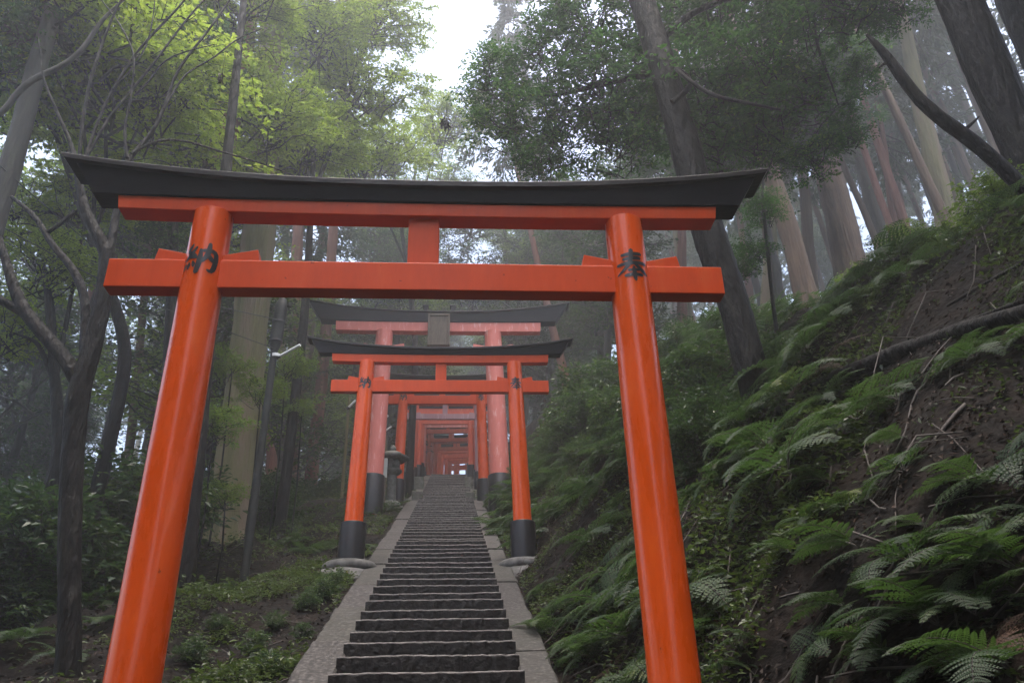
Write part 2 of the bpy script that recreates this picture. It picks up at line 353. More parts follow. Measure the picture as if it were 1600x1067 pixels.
def glyph(mb, key, cx, zc, size, rad_at, y_sign=-1, lean=None):
    """brush strokes wrapped on the front of a round pillar (rad_at: z -> (axis x, radius))"""
    for st in GLYPH[key]:
        P = resample(np.array(st, float), 14)
        d = nrm(np.gradient(P[:, :2], axis=0)); nn = np.stack([-d[:, 1], d[:, 0]], 1)
        wd = P[:, 2:3]*.95
        L = P[:, :2]+nn*wd; Rr = P[:, :2]-nn*wd
        L = np.vstack([P[0, :2]-d[0]*wd[0]*.8, L, P[-1, :2]+d[-1]*wd[-1]*.8]); Rr = np.vstack([P[0, :2]-d[0]*wd[0]*.8, Rr, P[-1, :2]+d[-1]*wd[-1]*.8])
        cols = [L*(1-t)+Rr*t for t in (0, .33, .67, 1)]
        V = []
        for c in cols:
            for (u, v) in c:
                z = zc+(v-50)/100*size; ax, r = rad_at(z); r += .0025
                th = (u-50)/100*size/r
                V.append((ax+r*math.sin(th), y_sign*r*math.cos(th), z))
        n = len(L); F = []
        for a in range(3):
            for b in range(n-1): F.append((a*n+b, (a+1)*n+b, (a+1)*n+b+1, a*n+b+1))
        mb.add(V, np.array(F), 0, .5, smooth=True)

def kasagi(mb, zb, zc, tip_z, Lt, Lb, d, ov):
    """curved black top lintel: body with slanted ends and a thin overhanging roof board"""
    n = 49; rows = []; rows2 = []
    rise = tip_z-zc
    for u in np.linspace(-1, 1, n):
        a = abs(u); c = rise*a**2.4; cb = .12*rise*a**2.4
        top = zc+c-.055; x_b = u*Lb; x_t = u*(Lt-.085)
        rows.append(np.array([(x_b, -d*.8, zb+cb), (x_t, -d, top), (x_t, d, top), (x_b, d*.8, zb+cb)]))
        xt = u*Lt; xq = u*(Lt-.03)
        rows2.append(np.array([(xq, -d-ov, zc+c-.053), (xt, -d-ov, zc+c-.012), (xt, 0, zc+c+.05), (xt, d+ov, zc+c-.012), (xq, d+ov, zc+c-.053)]))
    loft(mb, rows, smooth=False); loft(mb, rows2, smooth=False)

def torii(label, Xc, Y, sc=1.0, ht=1.235, hb=1.275, rt=.111, rb=.131, ztop=3.585, nuki=(3.065, 3.25), nh=1.776, nd=.055, wedge=3.33,
          shim=(3.573, 3.665), sh=1.80, kas=(3.665, 3.80, 3.955), kh=2.16, kb=1.945, sleeve=.71, sr=.19, paint='vermilion', glyphs=True, strut=True, base=True, gsize=.20, gz=3.22, group='vermilion torii gates over the stone steps', plaque=False, dx=(0, 0, 0, 0), zoff=0):
    g = tag(empty('torii_gate', (Xc, Y, float(S(Y))+zoff)), label, 'torii gate', group)
    P = M[paint]; PB = M['vermilion_beam_shaded'] if paint == 'vermilion' else P
    for s in (-1, 1):
        bx = s*hb+dx[0 if s < 0 else 2]; tx = s*ht+dx[1 if s < 0 else 3]
        def ra(z, bx=bx, tx=tx):
            t = z/ztop; return bx+(tx-bx)*t, rb+(rt-rb)*t
        mb = MB(); a = np.arange(48)*2*math.pi/48; rows = []
        for z in np.linspace(-.1, ztop, 26):
            x0, r = ra(z); rows.append(np.stack([x0+r*np.cos(a), r*np.sin(a), np.full(48, z)], 1))
        loft(mb, rows)
        p = mb.build('pillar', P, g)
        if glyphs:
            mb = MB(); glyph(mb, 'nou' if s < 0 else 'hou', 0, gz, gsize, ra)
            mb.build('painted_character', M['ink'], p)
        if sleeve:
            mb = MB(); rows = []
            for z, r in [(-.15, sr*1.03), (sleeve-.012, sr*.97), (sleeve, sr*.95), (sleeve+.002, rb*.9)]:
                rows.append(np.stack([ra(max(z, 0))[0]+r*np.cos(a), r*np.sin(a), np.full(48, z)], 1))
            loft(mb, rows, caps=False)
            mb.build('sleeve', M['sleeve'], g)
        if base:
            mb = MB(); lathe(mb, [(sr*1.5, -.06), (sr*1.98, -.05), (sr*2.08, .0), (sr*2.02, .06), (sr*1.75, .105), (sr*1.2, .115)], bx, 0, 40, 0)
            bs = mb.build('base_stone', M['concrete'], g)
            mb = MB(); lathe(mb, [(sr*3.1, -.75), (sr*2.9, -.3), (sr*2.35, -.12), (sr*2.0, -.055)], bx-(.06 if s < 0 else -.02), -.08, 40, 0)
            mb.build('footing', M['concrete'], bs)
    mb = MB(); box(mb, -nh, nh, -nd, nd, *nuki); mb.build('tie_beam', PB, g, bevel=.006*sc)
    if wedge:
        for s in (-1, 1):
            for o in (-1, 1):
                hx = s*(ht+.03*(ht-.0)*0)+0; x_in = hx+o*rt*.6; x_out = hx+o*(rt+.168*sc)
                zi = wedge-.045*sc; V = []
                for yy in (-nd*.8, nd*.8):
                    V += [(x_in, yy, nuki[1]-.002), (x_out+o*.015, yy, nuki[1]-.002), (x_out, yy, wedge), (x_in, yy, zi)]
                mb = MB(); mb.add(V, [(0, 1, 2, 3), (7, 6, 5, 4), (1, 5, 6, 2), (2, 6, 7, 3), (3, 7, 4, 0), (0, 4, 5, 1)], smooth=False)
                mb.build('wedge', PB, g, bevel=.004*sc)
    if strut:
        mb = MB(); wv = .092*sc
        box(mb, -wv, wv, -nd*.6, nd*.6, nuki[1]-.002, shim[0]+.005); mb.build('strut', PB, g, bevel=.005*sc)
    d = .065*sc
    n = 25; rows = []
    for u in np.linspace(-1, 1, n):
        c = .02*abs(u)**2.4
        rows.append(np.array([(u*(sh-.015), -d, shim[0]+c), (u*sh, -d, shim[1]+c), (u*sh, d, shim[1]+c), (u*(sh-.015), d, shim[0]+c)]))
    mb = MB(); loft(mb, rows, smooth=False); mb.build('lower_lintel', PB, g, bevel=.006*sc)
    mb = MB(); kasagi(mb, kas[0]+.003, kas[1], kas[2], kh, kb, .10*sc, .03*sc); mb.build('top_lintel', M['black'], g, bevel=.004*sc)
    if plaque:
        mb = MB(); zt, zb_ = shim[1]+.12, nuki[1]+.05
        box(mb, -.26, .26, -d-.17, -d-.09, zb_, zt); pq = mb.build('plaque', M['old_wood'], g, bevel=.01)
        mb = MB()
        for a in ((-.32, -.262, zb_-.06, zt+.06), (.262, .32, zb_-.06, zt+.06), (-.262, .262, zt+.002, zt+.06), (-.262, .262, zb_-.06, zb_-.002)):
            box(mb, a[0], a[1], -d-.2, -d-.06, a[2], a[3])
        mb.build('plaque_frame', M['old_wood'], pq, bevel=.008)
        for s in (-1, 1):
            mb = MB(); box(mb, s*.4-.06, s*.4+.06, -.1, .1, kas[1]-.05, kas[1]+.22); box(mb, s*.4-.085, s*.4+.085, -.12, .12, kas[1]+.222, kas[1]+.27)
            mb.build('finial', M['black'], g, bevel=.006)
    return g

torii('large glossy vermilion torii gate nearest the viewer framing the whole stairway', -.185, 4.24, dx=(-.004, -.014, -.02, -.014), rt=.113)
torii('bright orange torii gate second from the front with round pale base stones', -.215, 13.03, ht=1.25, hb=1.332, rt=.125, rb=.152, ztop=3.475, nuki=(2.92, 3.135), nh=1.825,
      wedge=3.21, shim=(3.455, 3.60), sh=1.845, kas=(3.60, 3.735, 3.93), kh=2.295, kb=2.06, sleeve=.715, sr=.205, gsize=.215, gz=3.05, zoff=.0)
torii('tall thick faded pink torii gate carrying a brown plaque under its black roof', -.44, 22.0, sc=2.0, ht=1.585, hb=1.74, rt=.245, rb=.285, ztop=5.34, nuki=(4.33, 4.78), nh=2.98, nd=.11,
      wedge=4.93, shim=(5.31, 5.61), sh=3.0, kas=(5.61, 5.94, 6.30), kh=3.91, kb=3.45, sleeve=.96, sr=.335, paint='pink', glyphs=False, strut=True, plaque=True, base=False)
torii('orange torii gate with painted characters standing just behind the tall pink gate', -.35, 24.3, ht=1.19, hb=1.30, rt=.14, rb=.175, ztop=3.80, nuki=(3.14, 3.42), nh=1.80, wedge=3.50,
      shim=(3.77, 3.94), sh=1.85, kas=(3.94, 4.09, 4.27), kh=2.3, kb=2.06, sleeve=.70, sr=.225, gsize=.24, gz=3.33, base=False)
ordn = ['fifth', 'sixth', 'seventh', 'eighth', 'ninth', 'tenth', 'eleventh', 'twelfth', 'thirteenth', 'fourteenth', 'fifteenth', 'sixteenth', 'seventeenth', 'eighteenth', 'nineteenth', 'twentieth']
far = [(29.2, 'mauve', 1.0), (30.8, 'vermilion_far', 1.05), (32.8, 'vermilion_far', 1.02), (35.0, 'vermilion_far', .95), (37.3, 'vermilion_far', .97), (39.5, 'pink', 1.0), (41.2, 'vermilion_far', 1.0), (43.0, 'vermilion_far', .94),
       (44.7, 'pink', 1.02), (46.4, 'vermilion_far', .96), (48.2, 'vermilion_far', 1.0), (49.9, 'vermilion_far', .97), (51.5, 'vermilion_far', 1.0), (53.0, 'vermilion_far', 1.0), (54.5, 'vermilion_far', .97), (56.0, 'vermilion_far', 1.0)]
rng = np.random.RandomState(3)
for q, (Y, pt, s) in enumerate(far):
    k = s*1.0; hs = rng.uniform(-.05, .05)
    desc = {'mauve': 'weathered mauve-grey', 'vermilion_far': 'dull red', 'pink': 'faded pink'}[pt]
    gt = torii('%s torii gate, %s from the front, in the misty tunnel up the steps' % (desc, ordn[q]), float(pathx(Y))-.13+rng.uniform(-.04, .04), Y, ht=1.19*k+hs, hb=1.26*k+hs, rt=.115*k, rb=.14*k, ztop=3.36*k,
          nuki=(2.72*k, 2.93*k), nh=1.72*k+hs, wedge=3.0*k, shim=(3.33*k, 3.49*k), sh=1.75*k+hs, kas=(3.49*k, 3.66*k, 3.84*k), kh=2.2*k+hs, kb=1.98*k+hs, sleeve=.68, sr=.19, paint=pt,
          glyphs=(q < 2), gsize=.2, gz=2.83*k, base=False)
    gt.rotation_euler = (0, 0, -math.atan(.011*max(0, Y-37.5)))

# ------------------------------------------------------------------ leaves and crowns
def leaf_quads(mb, p, d, n, l, w_, mat, tint, fold=.18, droop=.12):
    p = np.asarray(p, float); d = nrm(d); s = nrm(np.cross(d, n)); n = np.cross(s, d)
    l = np.broadcast_to(np.asarray(l, float), (len(p),))[:, None]; w_ = np.broadcast_to(np.asarray(w_, float), (len(p),))[:, None]
    V = np.stack([p, p+d*l*.45+s*w_*.5+n*w_*fold, p+d*l-n*l*droop, p+d*l*.45-s*w_*.5+n*w_*fold], 1).reshape(-1, 3)
    b = np.arange(len(p))[:, None]*4
    F = np.concatenate([b+np.array([[0, 1, 2]]), b+np.array([[0, 2, 3]])])
    mb.add(V, F, mat, np.repeat(np.asarray(tint, float)*np.ones(len(p)), 4), smooth=False)
def twigs(mb, p0, p1, r, mat, sag=0.0):
    """many three-sided twigs at once"""
    n = len(p0); d = nrm(p1-p0); up = np.tile([0.1, .2, 1.0], (n, 1)); a = nrm(np.cross(d, up)); b = np.cross(d, a)
    r = np.broadcast_to(np.asarray(r, float), (n,))[:, None]
    rings = []
    for t, k in ((0, 1), (.5, .7), (1, .25)):
        c = p0+(p1-p0)*t-np.array([0, 0, 1])*(sag*t*t)
        for q in range(3):
            th = q*2.094; rings.append(c+(a*math.cos(th)+b*math.sin(th))*r*k)
    V = np.stack(rings, 1).reshape(-1, 3); base = np.arange(n)[:, None]*9; F = []
    for s in (0, 3):
        for q in range(3):
            F.append(base+np.array([[s+q, s+(q+1) % 3, s+3+(q+1) % 3, s+3+q]]))
    mb.add(V, np.concatenate(F), mat, .5)
def crown_mesh(name, seed, R, kind, limbs, subs, leaves, ll, lw, mats, flat=.5, low=-.55, sub_len=.45, limb_r=.03):
    """branches reaching out through an ellipsoid, side twigs on each, and leaves along the twigs"""
    g = np.random.RandomState(seed); R = np.array(R, float); mb = MB()
    v = nrm(g.normal(0, 1, (limbs, 3))); v[:, 2] = np.where(v[:, 2] < low, -v[:, 2]*.4, v[:, 2])
    e = v*R*(g.uniform(.5, 1.0, (limbs, 1))**.5)
    s = np.stack([g.normal(0, .10, limbs)*R[0], g.normal(0, .10, limbs)*R[1], np.clip(e[:, 2]-g.uniform(.2, .8, limbs)*R[2], -R[2], R[2]*.5)], 1)
    K = 7; tt = np.linspace(0, 1, K)
    for i in range(limbs):
        P = s[i]+(e[i]-s[i])*tt[:, None]+np.array([0, 0, 1.0])*(np.linalg.norm(e[i]-s[i])*.16*(tt*(1-tt))[:, None]*2)
        P[1:-1] += g.normal(0, .035*R.mean(), (K-2, 3))
        tube(mb, P, limb_r*(1-.85*tt), 5, 0, caps=False)
    I = np.repeat(np.arange(limbs), subs); t = g.uniform(.22, 1, len(I))
    ax = nrm(e-s)[I]; p0 = s[I]+(e-s)[I]*t[:, None]+np.array([0, 0, 1.0])*(np.linalg.norm(e-s, axis=1)[I]*.32*t*(1-t))[:, None]
    rd = g.normal(0, 1, (len(I), 3)); rd[:, 2] *= flat
    d = nrm(ax*.55+nrm(rd)*1.0); d[:, 2] *= flat; d = nrm(d)
    L = sub_len*R.mean()*(1.15-.65*t)*g.uniform(.6, 1.25, len(I))
    sag = .10*L.mean()
    p1 = p0+d*L[:, None]
    twigs(mb, p0, p1, limb_r*.28, 0, sag)
    J = np.repeat(np.arange(len(I)), leaves); u = np.tile((np.arange(leaves)+.6)/leaves, len(I))+g.uniform(-.06, .06, len(J))
    sd_ = np.tile(np.where(np.arange(leaves) % 2 == 0, 1.0, -1.0), len(I))
    base = p0[J]+(p1-p0)[J]*u[:, None]-np.array([0, 0, 1.0])*(sag*u*u)[:, None]
    dd = d[J]; side = nrm(np.cross(dd, np.tile([0, 0, 1.0], (len(J), 1))))*sd_[:, None]
    spread = g.uniform(.4, 1.2, len(J))[:, None]
    ld = nrm(dd*(1.1-u[:, None]*.2)+side*spread+g.normal(0, .22, (len(J), 3))-np.array([0, 0, .22]))
    base = base+side*(g.uniform(0, .35, len(J))*ll)[:, None]+g.normal(0, .35*ll, (len(J), 3))
    nn = nrm(np.array([0, 0, 1.0])+g.normal(0, .38, (len(J), 3)))
    cl = g.uniform(0, 1, len(I))[J]
    tint = np.clip(.25+.4*cl+g.normal(0, .17, len(J)), 0, 1)
    sz = g.uniform(.65, 1.2, len(J))
    if kind == 'maple':
        for a in (-.85, 0, .85):
            q = nrm(np.cross(nn, ld)); l2 = ld*math.cos(a)+q*math.sin(a)
            leaf_quads(mb, base, l2, nn, ll*sz*(1 if a == 0 else .8), lw*sz, 1, tint)
    else:
        leaf_quads(mb, base, ld, nn, ll*sz, lw*sz, 1, tint)
    return mb.mesh(name, mats)
def cedar_mesh(name, seed, H, Rb, mats, nb=95, sp=9, ln=9, ll=.34, lw=.10):
    """conifer crown: drooping branches all round a leader, hung with sprays"""
    g = np.random.RandomState(seed); mb = MB()
    h = np.sort(g.uniform(0, 1, nb)); az = g.uniform(0, 6.28, nb)
    L = Rb*(1.0-.8*h)*g.uniform(.6, 1.15, nb)
    out = np.stack([np.cos(az), np.sin(az), np.zeros(nb)], 1)
    p0 = np.stack([np.zeros(nb), np.zeros(nb), h*H], 1); p1 = p0+out*L[:, None]+np.array([0, 0, 1.0])*(L*g.uniform(-.3, .25, nb))[:, None]
    twigs(mb, p0, p1, .035, 0, .15*L.mean())
    I = np.repeat(np.arange(nb), sp); u = g.uniform(.25, 1.02, len(I))
    q0 = p0[I]+(p1-p0)[I]*u[:, None]-np.array([0, 0, 1.0])*(.15*L.mean()*u*u)[:, None]
    sd_ = nrm(np.cross(out[I], np.tile([0, 0, 1.0], (len(I), 1))))*np.where(g.rand(len(I)) < .5, 1, -1)[:, None]
    d = nrm(out[I]*.8+sd_*g.uniform(.1, 1, len(I))[:, None]-np.array([0, 0, 1.0])*g.uniform(.0, .7, len(I))[:, None])
    Ls = L[I]*.34*g.uniform(.6, 1.2, len(I)); q1 = q0+d*Ls[:, None]
    J = np.repeat(np.arange(len(I)), ln); t = g.uniform(0, 1, len(J))
    b = q0[J]+(q1-q0)[J]*t[:, None]+g.normal(0, .06, (len(J), 3))
    ld = nrm(d[J]+g.normal(0, .5, (len(J), 3))-np.array([0, 0, .5])); nn = nrm(g.normal(0, 1, (len(J), 3))+np.array([0, 0, .8]))
    tint = np.clip(.2+.4*g.uniform(0, 1, len(I))[J]+g.normal(0, .15, len(J)), 0, 1)
    leaf_quads(mb, b, ld, nn, ll*g.uniform(.6, 1.2, len(J)), lw, 1, tint)
    return mb.mesh(name, mats)

BL = [M['bark_dark'], M['evergreen']]
CR = {
 'maple': [crown_mesh('crown', 20+k, (2.6, 2.6, 1.7), 'maple', 34, 13, 12, .092, .042, [M['bark_dark'], M['maple']], flat=.28, sub_len=.42, limb_r=.03) for k in range(3)],
 'evergreen': [crown_mesh('crown', 40+k, (2.2, 2.2, 1.6), 'ovate', 44, 20, 16, .115, .052, BL, flat=.5, sub_len=.40, limb_r=.032) for k in range(3)],
 'glossy': [crown_mesh('crown', 50+k, (1.15, 1.15, .85), 'ovate', 26, 9, 9, .105, .048, BL, flat=.5, sub_len=.5, limb_r=.014) for k in range(4)],
 'canopy': [crown_mesh('crown', 160+k, (3.4, 3.4, 3.0), 'ovate', 46, 20, 15, .20, .11, [M['bark_grey'], M['shade']], flat=.55, sub_len=.36, limb_r=.06) for k in range(2)],  # dense crowns for the unseen trees added as shade
 'broad': [crown_mesh('crown', 60+k, (3.4, 3.4, 3.0), 'ovate', 34, 15, 9, .19, .10, [M['bark_grey'], M['shade']], flat=.55, sub_len=.36, limb_r=.06) for k in range(3)],
 'broad_bright': [crown_mesh('crown', 70+k, (3.2, 3.2, 2.4), 'ovate', 34, 15, 10, .16, .085, [M['bark_grey'], M['bright']], flat=.35, sub_len=.36, limb_r=.05) for k in range(2)],
 'cedar': [cedar_mesh('crown', 80+k, 11.0, 2.7, [M['bark_grey'], M['cedar']]) for k in range(3)],
 'shrub': [crown_mesh('foliage', 90+k, (.9, .9, .75), 'ovate', 22, 11, 11, .10, .046, [M['bark_dark'], M['shade']], flat=.6, low=-.2, sub_len=.5, limb_r=.012) for k in range(4)],
 'shrub_bright': [crown_mesh('foliage', 100+k, (.9, .9, .7), 'ovate', 20, 10, 10, .075, .04, [M['bark_dark'], M['bright']], flat=.4, low=-.2, sub_len=.5, limb_r=.01) for k in range(2)],
}
RNG = random.Random(7); NG = np.random.RandomState(17)

# ------------------------------------------------------------------ trees you can tell apart
def px_path(pts, Y, dy=0.0):
    """picture points with widths -> points (x,y,z,radius) of a stem standing at distance Y"""
    out = []
    for i, (px, py, w_) in enumerate(pts):
        P = at(px, py, Y+dy*i/max(1, len(pts)-1)); out.append((*P, w_*.5/pxm(P)*float(np.dot(P, cf))/float(np.linalg.norm(P))))
    return out
def extend(path, up=0.0, taper=.5, down=True, flare=1.35):
    path = [np.array(p) for p in path]
    if down:                                 # first point is lowest: carry it on to the ground
        a, b = path[0], path[min(2, len(path)-1)]; d = (a-b)[:3]; d = d/np.linalg.norm(d); d = nrm(d+np.array([0, 0, -.35]))
        p = a.copy()
        for _ in range(400):
            if p[2] < gnd(p[0], p[1])-.25: break
            p = p.copy(); p[:3] += d*.06
        h = np.linalg.norm(p[:3]-a[:3])
        if h > .05:
            p[3] = a[3]*(1+(flare-1)*min(1, h/1.0)); path.insert(0, p)
    if up:
        a, b = path[-1], path[-2]; d = nrm(((a-b)[:3])); d = nrm(d+np.array([0, 0, .25]))
        p = a.copy(); p[:3] = a[:3]+d*up; p[3] = a[3]*taper; path.append(p)
    return np.array(path)
def stem_tree(name, label, pts, Y, bark, up=4.0, crown=None, dy=0.0, group=None, limbs=(), taper=.5, crown_at=None, rough=.06, n=14, cat='tree', flare=1.35, down=True):
    path = extend(px_path(pts, Y, dy), up, taper, down, flare)
    b = path[0]; root = tag(empty(name, tuple(b[:3])), label, cat, group)
    L = np.linalg.norm(np.diff(path[:, :3], axis=0), axis=1).sum()
    Q = resample(path, max(8, int(L/.12)))
    mb = MB(); tube(mb, Q[:, :3]-b[:3], Q[:, 3], n+8, rough=rough, rng=NG); mb.build('trunk', M[bark], root)
    for lp in limbs:
        if not isinstance(lp, np.ndarray): lp = np.array(px_path(lp[0], lp[1], lp[2] if len(lp) > 2 else 0.0))
        Q2 = resample(lp, max(7, int(np.linalg.norm(np.diff(lp[:, :3], axis=0), axis=1).sum()/.12)))
        mb = MB(); tube(mb, Q2[:, :3]-b[:3], Q2[:, 3], 8, rough=rough, rng=NG); mb.build('limb', M[bark], root)
    tops = crown_at if crown_at is not None else [tuple(path[-1][:3])]
    if crown:
        for i, c in enumerate(tops):
            kind = crown; sc = 1.0
            if len(c) > 3: sc = c[3]
            o = put('crown', RNG.choice(CR[kind]), root, Vector(c[:3])-Vector(b[:3]))
            o.rotation_euler = (0, 0, RNG.uniform(0, 6.28)); o.scale = (sc, sc, sc)
    return root

# left foreground: dark forked tree
A = lambda px, py, Y, s: (*at(px, py, Y), s)
fork = stem_tree('forked_tree', 'dark wet forked tree at the left edge with bare twisting limbs behind the nearest gate',
    [(108, 1005, 41.4), (108, 850, 39.6), (112, 720, 37.8), (122, 610, 39.6), (140, 560, 30.6), (155, 500, 27.9), (166, 440, 28.8), (170, 400, 30.6)], 8.0, 'bark_dark', up=0, flare=1.5, rough=.07,
    limbs=[([(125, 600, 30.6), (108, 570, 28.8), (80, 535, 26.1), (55, 508, 25.2), (32, 480, 23.4), (18, 440, 18.0), (6, 395, 15.3), (-12, 350, 13.5)], 8.0),
           ([(40, 490, 18.0), (22, 480, 16.2), (0, 468, 15.3), (-30, 455, 13.5)], 8.0),
           ([(132, 560, 19.8), (131, 535, 16.2), (135, 478, 16.2), (128, 445, 15.3), (108, 410, 14.4), (78, 382, 11.7), (66, 352, 9.9), (45, 328, 8.1), (18, 308, 6.3)], 8.0, .3),
           ([(74, 364, 7.2), (95, 350, 8.1), (118, 330, 8.1)], 8.2),
           ([(170, 405, 23.4), (160, 378, 21.6), (140, 350, 20.7), (126, 310, 16.2), (121, 265, 13.5), (114, 232, 8.1), (98, 195, 6.3), (78, 150, 4.5), (66, 120, 3.6), (60, 60, 2.7)], 8.0, -.2),
           ([(170, 400, 19.8), (176, 365, 15.3), (184, 320, 13.5), (193, 270, 10.8), (199, 245, 9.9), (215, 235, 8.1), (240, 205, 7.2), (256, 172, 6.3), (272, 120, 5.4), (290, 92, 4.5), (315, 62, 4.5), (345, 22, 3.6), (372, -20, 2.7)], 8.0, .4),
           ([(123, 270, 8.1), (125, 230, 7.2), (130, 180, 6.3), (142, 120, 6.3), (156, 80, 5.4), (170, 40, 4.5), (182, 15, 3.6), (196, -15, 3.6)], 8.0),
           ([(124, 265, 7.2), (138, 235, 6.3), (152, 190, 5.4), (176, 140, 5.4), (208, 88, 4.5), (240, 52, 4.5), (280, 12, 3.6), (300, -15, 2.7)], 8.0, .3),
           ([(124, 262, 7.2), (148, 225, 5.4), (165, 190, 5.4), (198, 150, 4.5), (232, 110, 4.5), (262, 70, 3.6), (292, 30, 3.6), (330, -12, 2.7)], 8.0, .5),
           ([(199, 247, 6.3), (195, 220, 5.4), (193, 195, 4.5), (205, 160, 4.5), (207, 125, 3.6), (212, 90, 3.6), (200, 60, 3.6), (182, 30, 2.7), (150, -10, 2.7)], 8.0),
           ([(205, 240, 5.4), (228, 225, 4.5), (262, 215, 4.5), (300, 222, 3.6), (345, 238, 3.6), (400, 252, 2.7), (460, 275, 2.7)], 8.0, .4),
           ([(256, 170, 3.6), (290, 112, 3.6), (330, 95, 2.7), (370, 60, 2.7), (410, 45, 1.8)], 8.0, .5),
           ([(176, 140, 3.6), (196, 120, 2.7), (225, 85, 2.7), (238, 40, 2.7), (242, 0, 1.8)], 8.1),
           ([(210, 150, 3.6), (235, 128, 3.6), (250, 95, 2.7), (290, 80, 2.7), (335, 70, 1.8)], 8.2)])
stem_tree('leaning_tree', 'grey mossy trunk leaning in from the left edge of the view beside the forked tree', [(-30, 430, 40), (-8, 340, 40), (15, 262, 38), (33, 200, 37), (46, 150, 35), (62, 90, 33), (78, 37, 31), (90, -20, 29)], 10.0, 'bark_grey', up=3.0, crown='glossy',
    crown_at=[A(-10, 60, 10, 1.0), A(80, 30, 10.3, .5), A(20, 60, 10.4, .7)],
    limbs=[([(-20, 190, 12), (5, 180, 12), (22, 150, 12), (46, 125, 12), (85, 110, 10), (112, 96, 10), (132, 76, 10), (146, 52, 9), (160, 30, 7), (180, 12, 5), (205, -10, 4)], 9.0)])

# middle left cedars
stem_tree('cedar_tree', 'massive mossy cedar with a flared pale trunk behind the left pillar', [(352, 860, 84), (362, 760, 72), (378, 640, 62), (388, 540, 56), (398, 440, 55), (406, 340, 52), (414, 240, 48), (420, 130, 44), (425, 30, 40)], 19.0, 'bark_moss', up=6, crown='cedar', n=20, flare=1.6)
stem_tree('cedar_tree', 'red barked cedar trunk rising above the left end of the nearest black roof', [(300, 520, 40), (322, 400, 38), (340, 300, 36), (352, 225, 35), (366, 160, 32), (380, 90, 30), (390, 30, 28)], 16.0, 'bark_red', up=6, crown='cedar', crown_at=None)
stem_tree('cedar_tree', 'slim tan trunk between the forked tree and the left pillar', [(217, 570, 13), (222, 500, 13), (230, 420, 12), (236, 330, 12), (245, 230, 11)], 22.0, 'bark_tan', up=6, crown='cedar')
stem_tree('ivy_tree', 'slim dark trunk wrapped in ivy just left of the left pillar under the beam', [(262, 580, 17), (266, 500, 17), (270, 420, 17), (270, 340, 16), (274, 240, 14), (280, 150, 12)], 15.0, 'bark_dark', up=4, crown='glossy', crown_at=[A(262, 372, 15, .7), A(272, 340, 15, .5), A(285, 100, 15, 1.6)])
stem_tree('cedar_tree', 'dark trunk whose base shows on the right of the left pillar', [(292, 905, 30), (300, 800, 26), (315, 640, 24), (330, 480, 23)], 12.0, 'bark_dark', up=8, crown=None)
stem_tree('dead_stump', 'broken reddish dead stump behind the utility pole', [(424, 790, 22), (423, 740, 20), (425, 710, 17), (420, 690, 11), (417, 678, 5)], 26.0, 'bark_red', up=0, cat='tree stump')
stem_tree('cedar_tree', 'straight reddish cedar trunk behind the broken stump', [(457, 785, 24), (456, 700, 22), (457, 620, 21), (459, 540, 20), (462, 440, 19)], 30.0, 'bark_red', up=12, crown='cedar')
stem_tree('cedar_tree', 'reddish brown cedar trunk tilted right, next left of the thin lamp post', [(484, 770, 22), (492, 690, 20), (500, 620, 19), (508, 540, 18), (515, 440, 17)], 30.0, 'bark_red', up=12, crown='cedar')
stem_tree('cedar_tree', 'pale green mossy trunk standing between the stump and the pole', [(437, 780, 16), (438, 700, 15), (440, 600, 14), (443, 480, 13)], 34.0, 'bark_moss', up=12, crown='cedar')
# right hand side
stem_tree('ivy_tree', 'big dark evergreen tree with glossy leaves arching over the right half of the nearest gate',
    [(1182, 610, 52), (1165, 545, 50), (1150, 480, 50), (1128, 420, 52), (1103, 350, 52), (1083, 280, 50), (1066, 215, 48), (1045, 140, 46), (1022, 60, 44), (1003, 0, 42), (990, -50, 40)], 9.0, 'bark_dark', up=2.5, crown='glossy', n=18, dy=.3,
    crown_at=[A(x_, y_, d_, k_) for x_, y_, d_, k_ in [(760, 120, 10.4, .7), (800, 190, 10.6, .8), (850, 90, 10.2, .8), (870, 200, 10.4, .9), (850, 255, 10.2, .6), (925, 40, 10, .9), (930, 140, 9.8, .95), (960, 225, 10, .8), (1000, 90, 10.4, .9), (1010, 180, 10.6, .9),
      (1120, 30, 9.4, .9), (1110, 130, 9.2, .9), (1125, 215, 9.4, .75), (1190, 90, 8.8, .9), (1200, 170, 9, .85), (1180, 240, 9.2, .6), (1250, 40, 8.6, .85), (1265, 150, 8.7, .75), (1265, 235, 8.9, .55), (1320, 20, 8.3, .7), (1330, 205, 9, .42), (1340, 120, 8.8, .4), (1400, 10, 8.2, .5), (900, -40, 10, 1.0), (1040, -40, 9.6, 1.1), (1180, -50, 8.6, 1.0), (1300, -60, 8.2, .9)]],
    limbs=[([(1050, 160, 10), (1090, 130, 9), (1048, 100, 8), (1068, 120, 7), (1110, 150, 7), (1160, 160, 6), (1220, 172, 4)], 8.9, -.6),
           ([(1035, 110, 14), (990, 120, 11), (930, 135, 9), (870, 150, 6), (800, 150, 4)], 9.2, 1.0),
           ([(1025, 70, 14), (1080, 20, 12), (1160, -10, 9), (1250, -20, 7), (1330, 10, 5)], 9.2, -1.0),
           ([(1270, 0, 8), (1272, 50, 6), (1285, 100, 5), (1300, 130, 4), (1310, 165, 3)], 8.4, .2)])
stem_tree('dark_tree', 'thick dark trunk slanting across the top right corner', [(1660, 360, 84), (1612, 258, 82), (1570, 165, 80), (1535, 85, 78), (1502, 5, 76), (1470, -70, 74)], 7.0, 'bark_dark', up=5, crown='evergreen', n=18, flare=1.15)
stem_tree('dark_tree', 'black trunk cutting the extreme top right corner of the view', [(1680, 230, 60), (1625, 100, 58), (1590, 20, 56), (1560, -50, 54)], 8.0, 'bark_dark', up=5, crown=None)
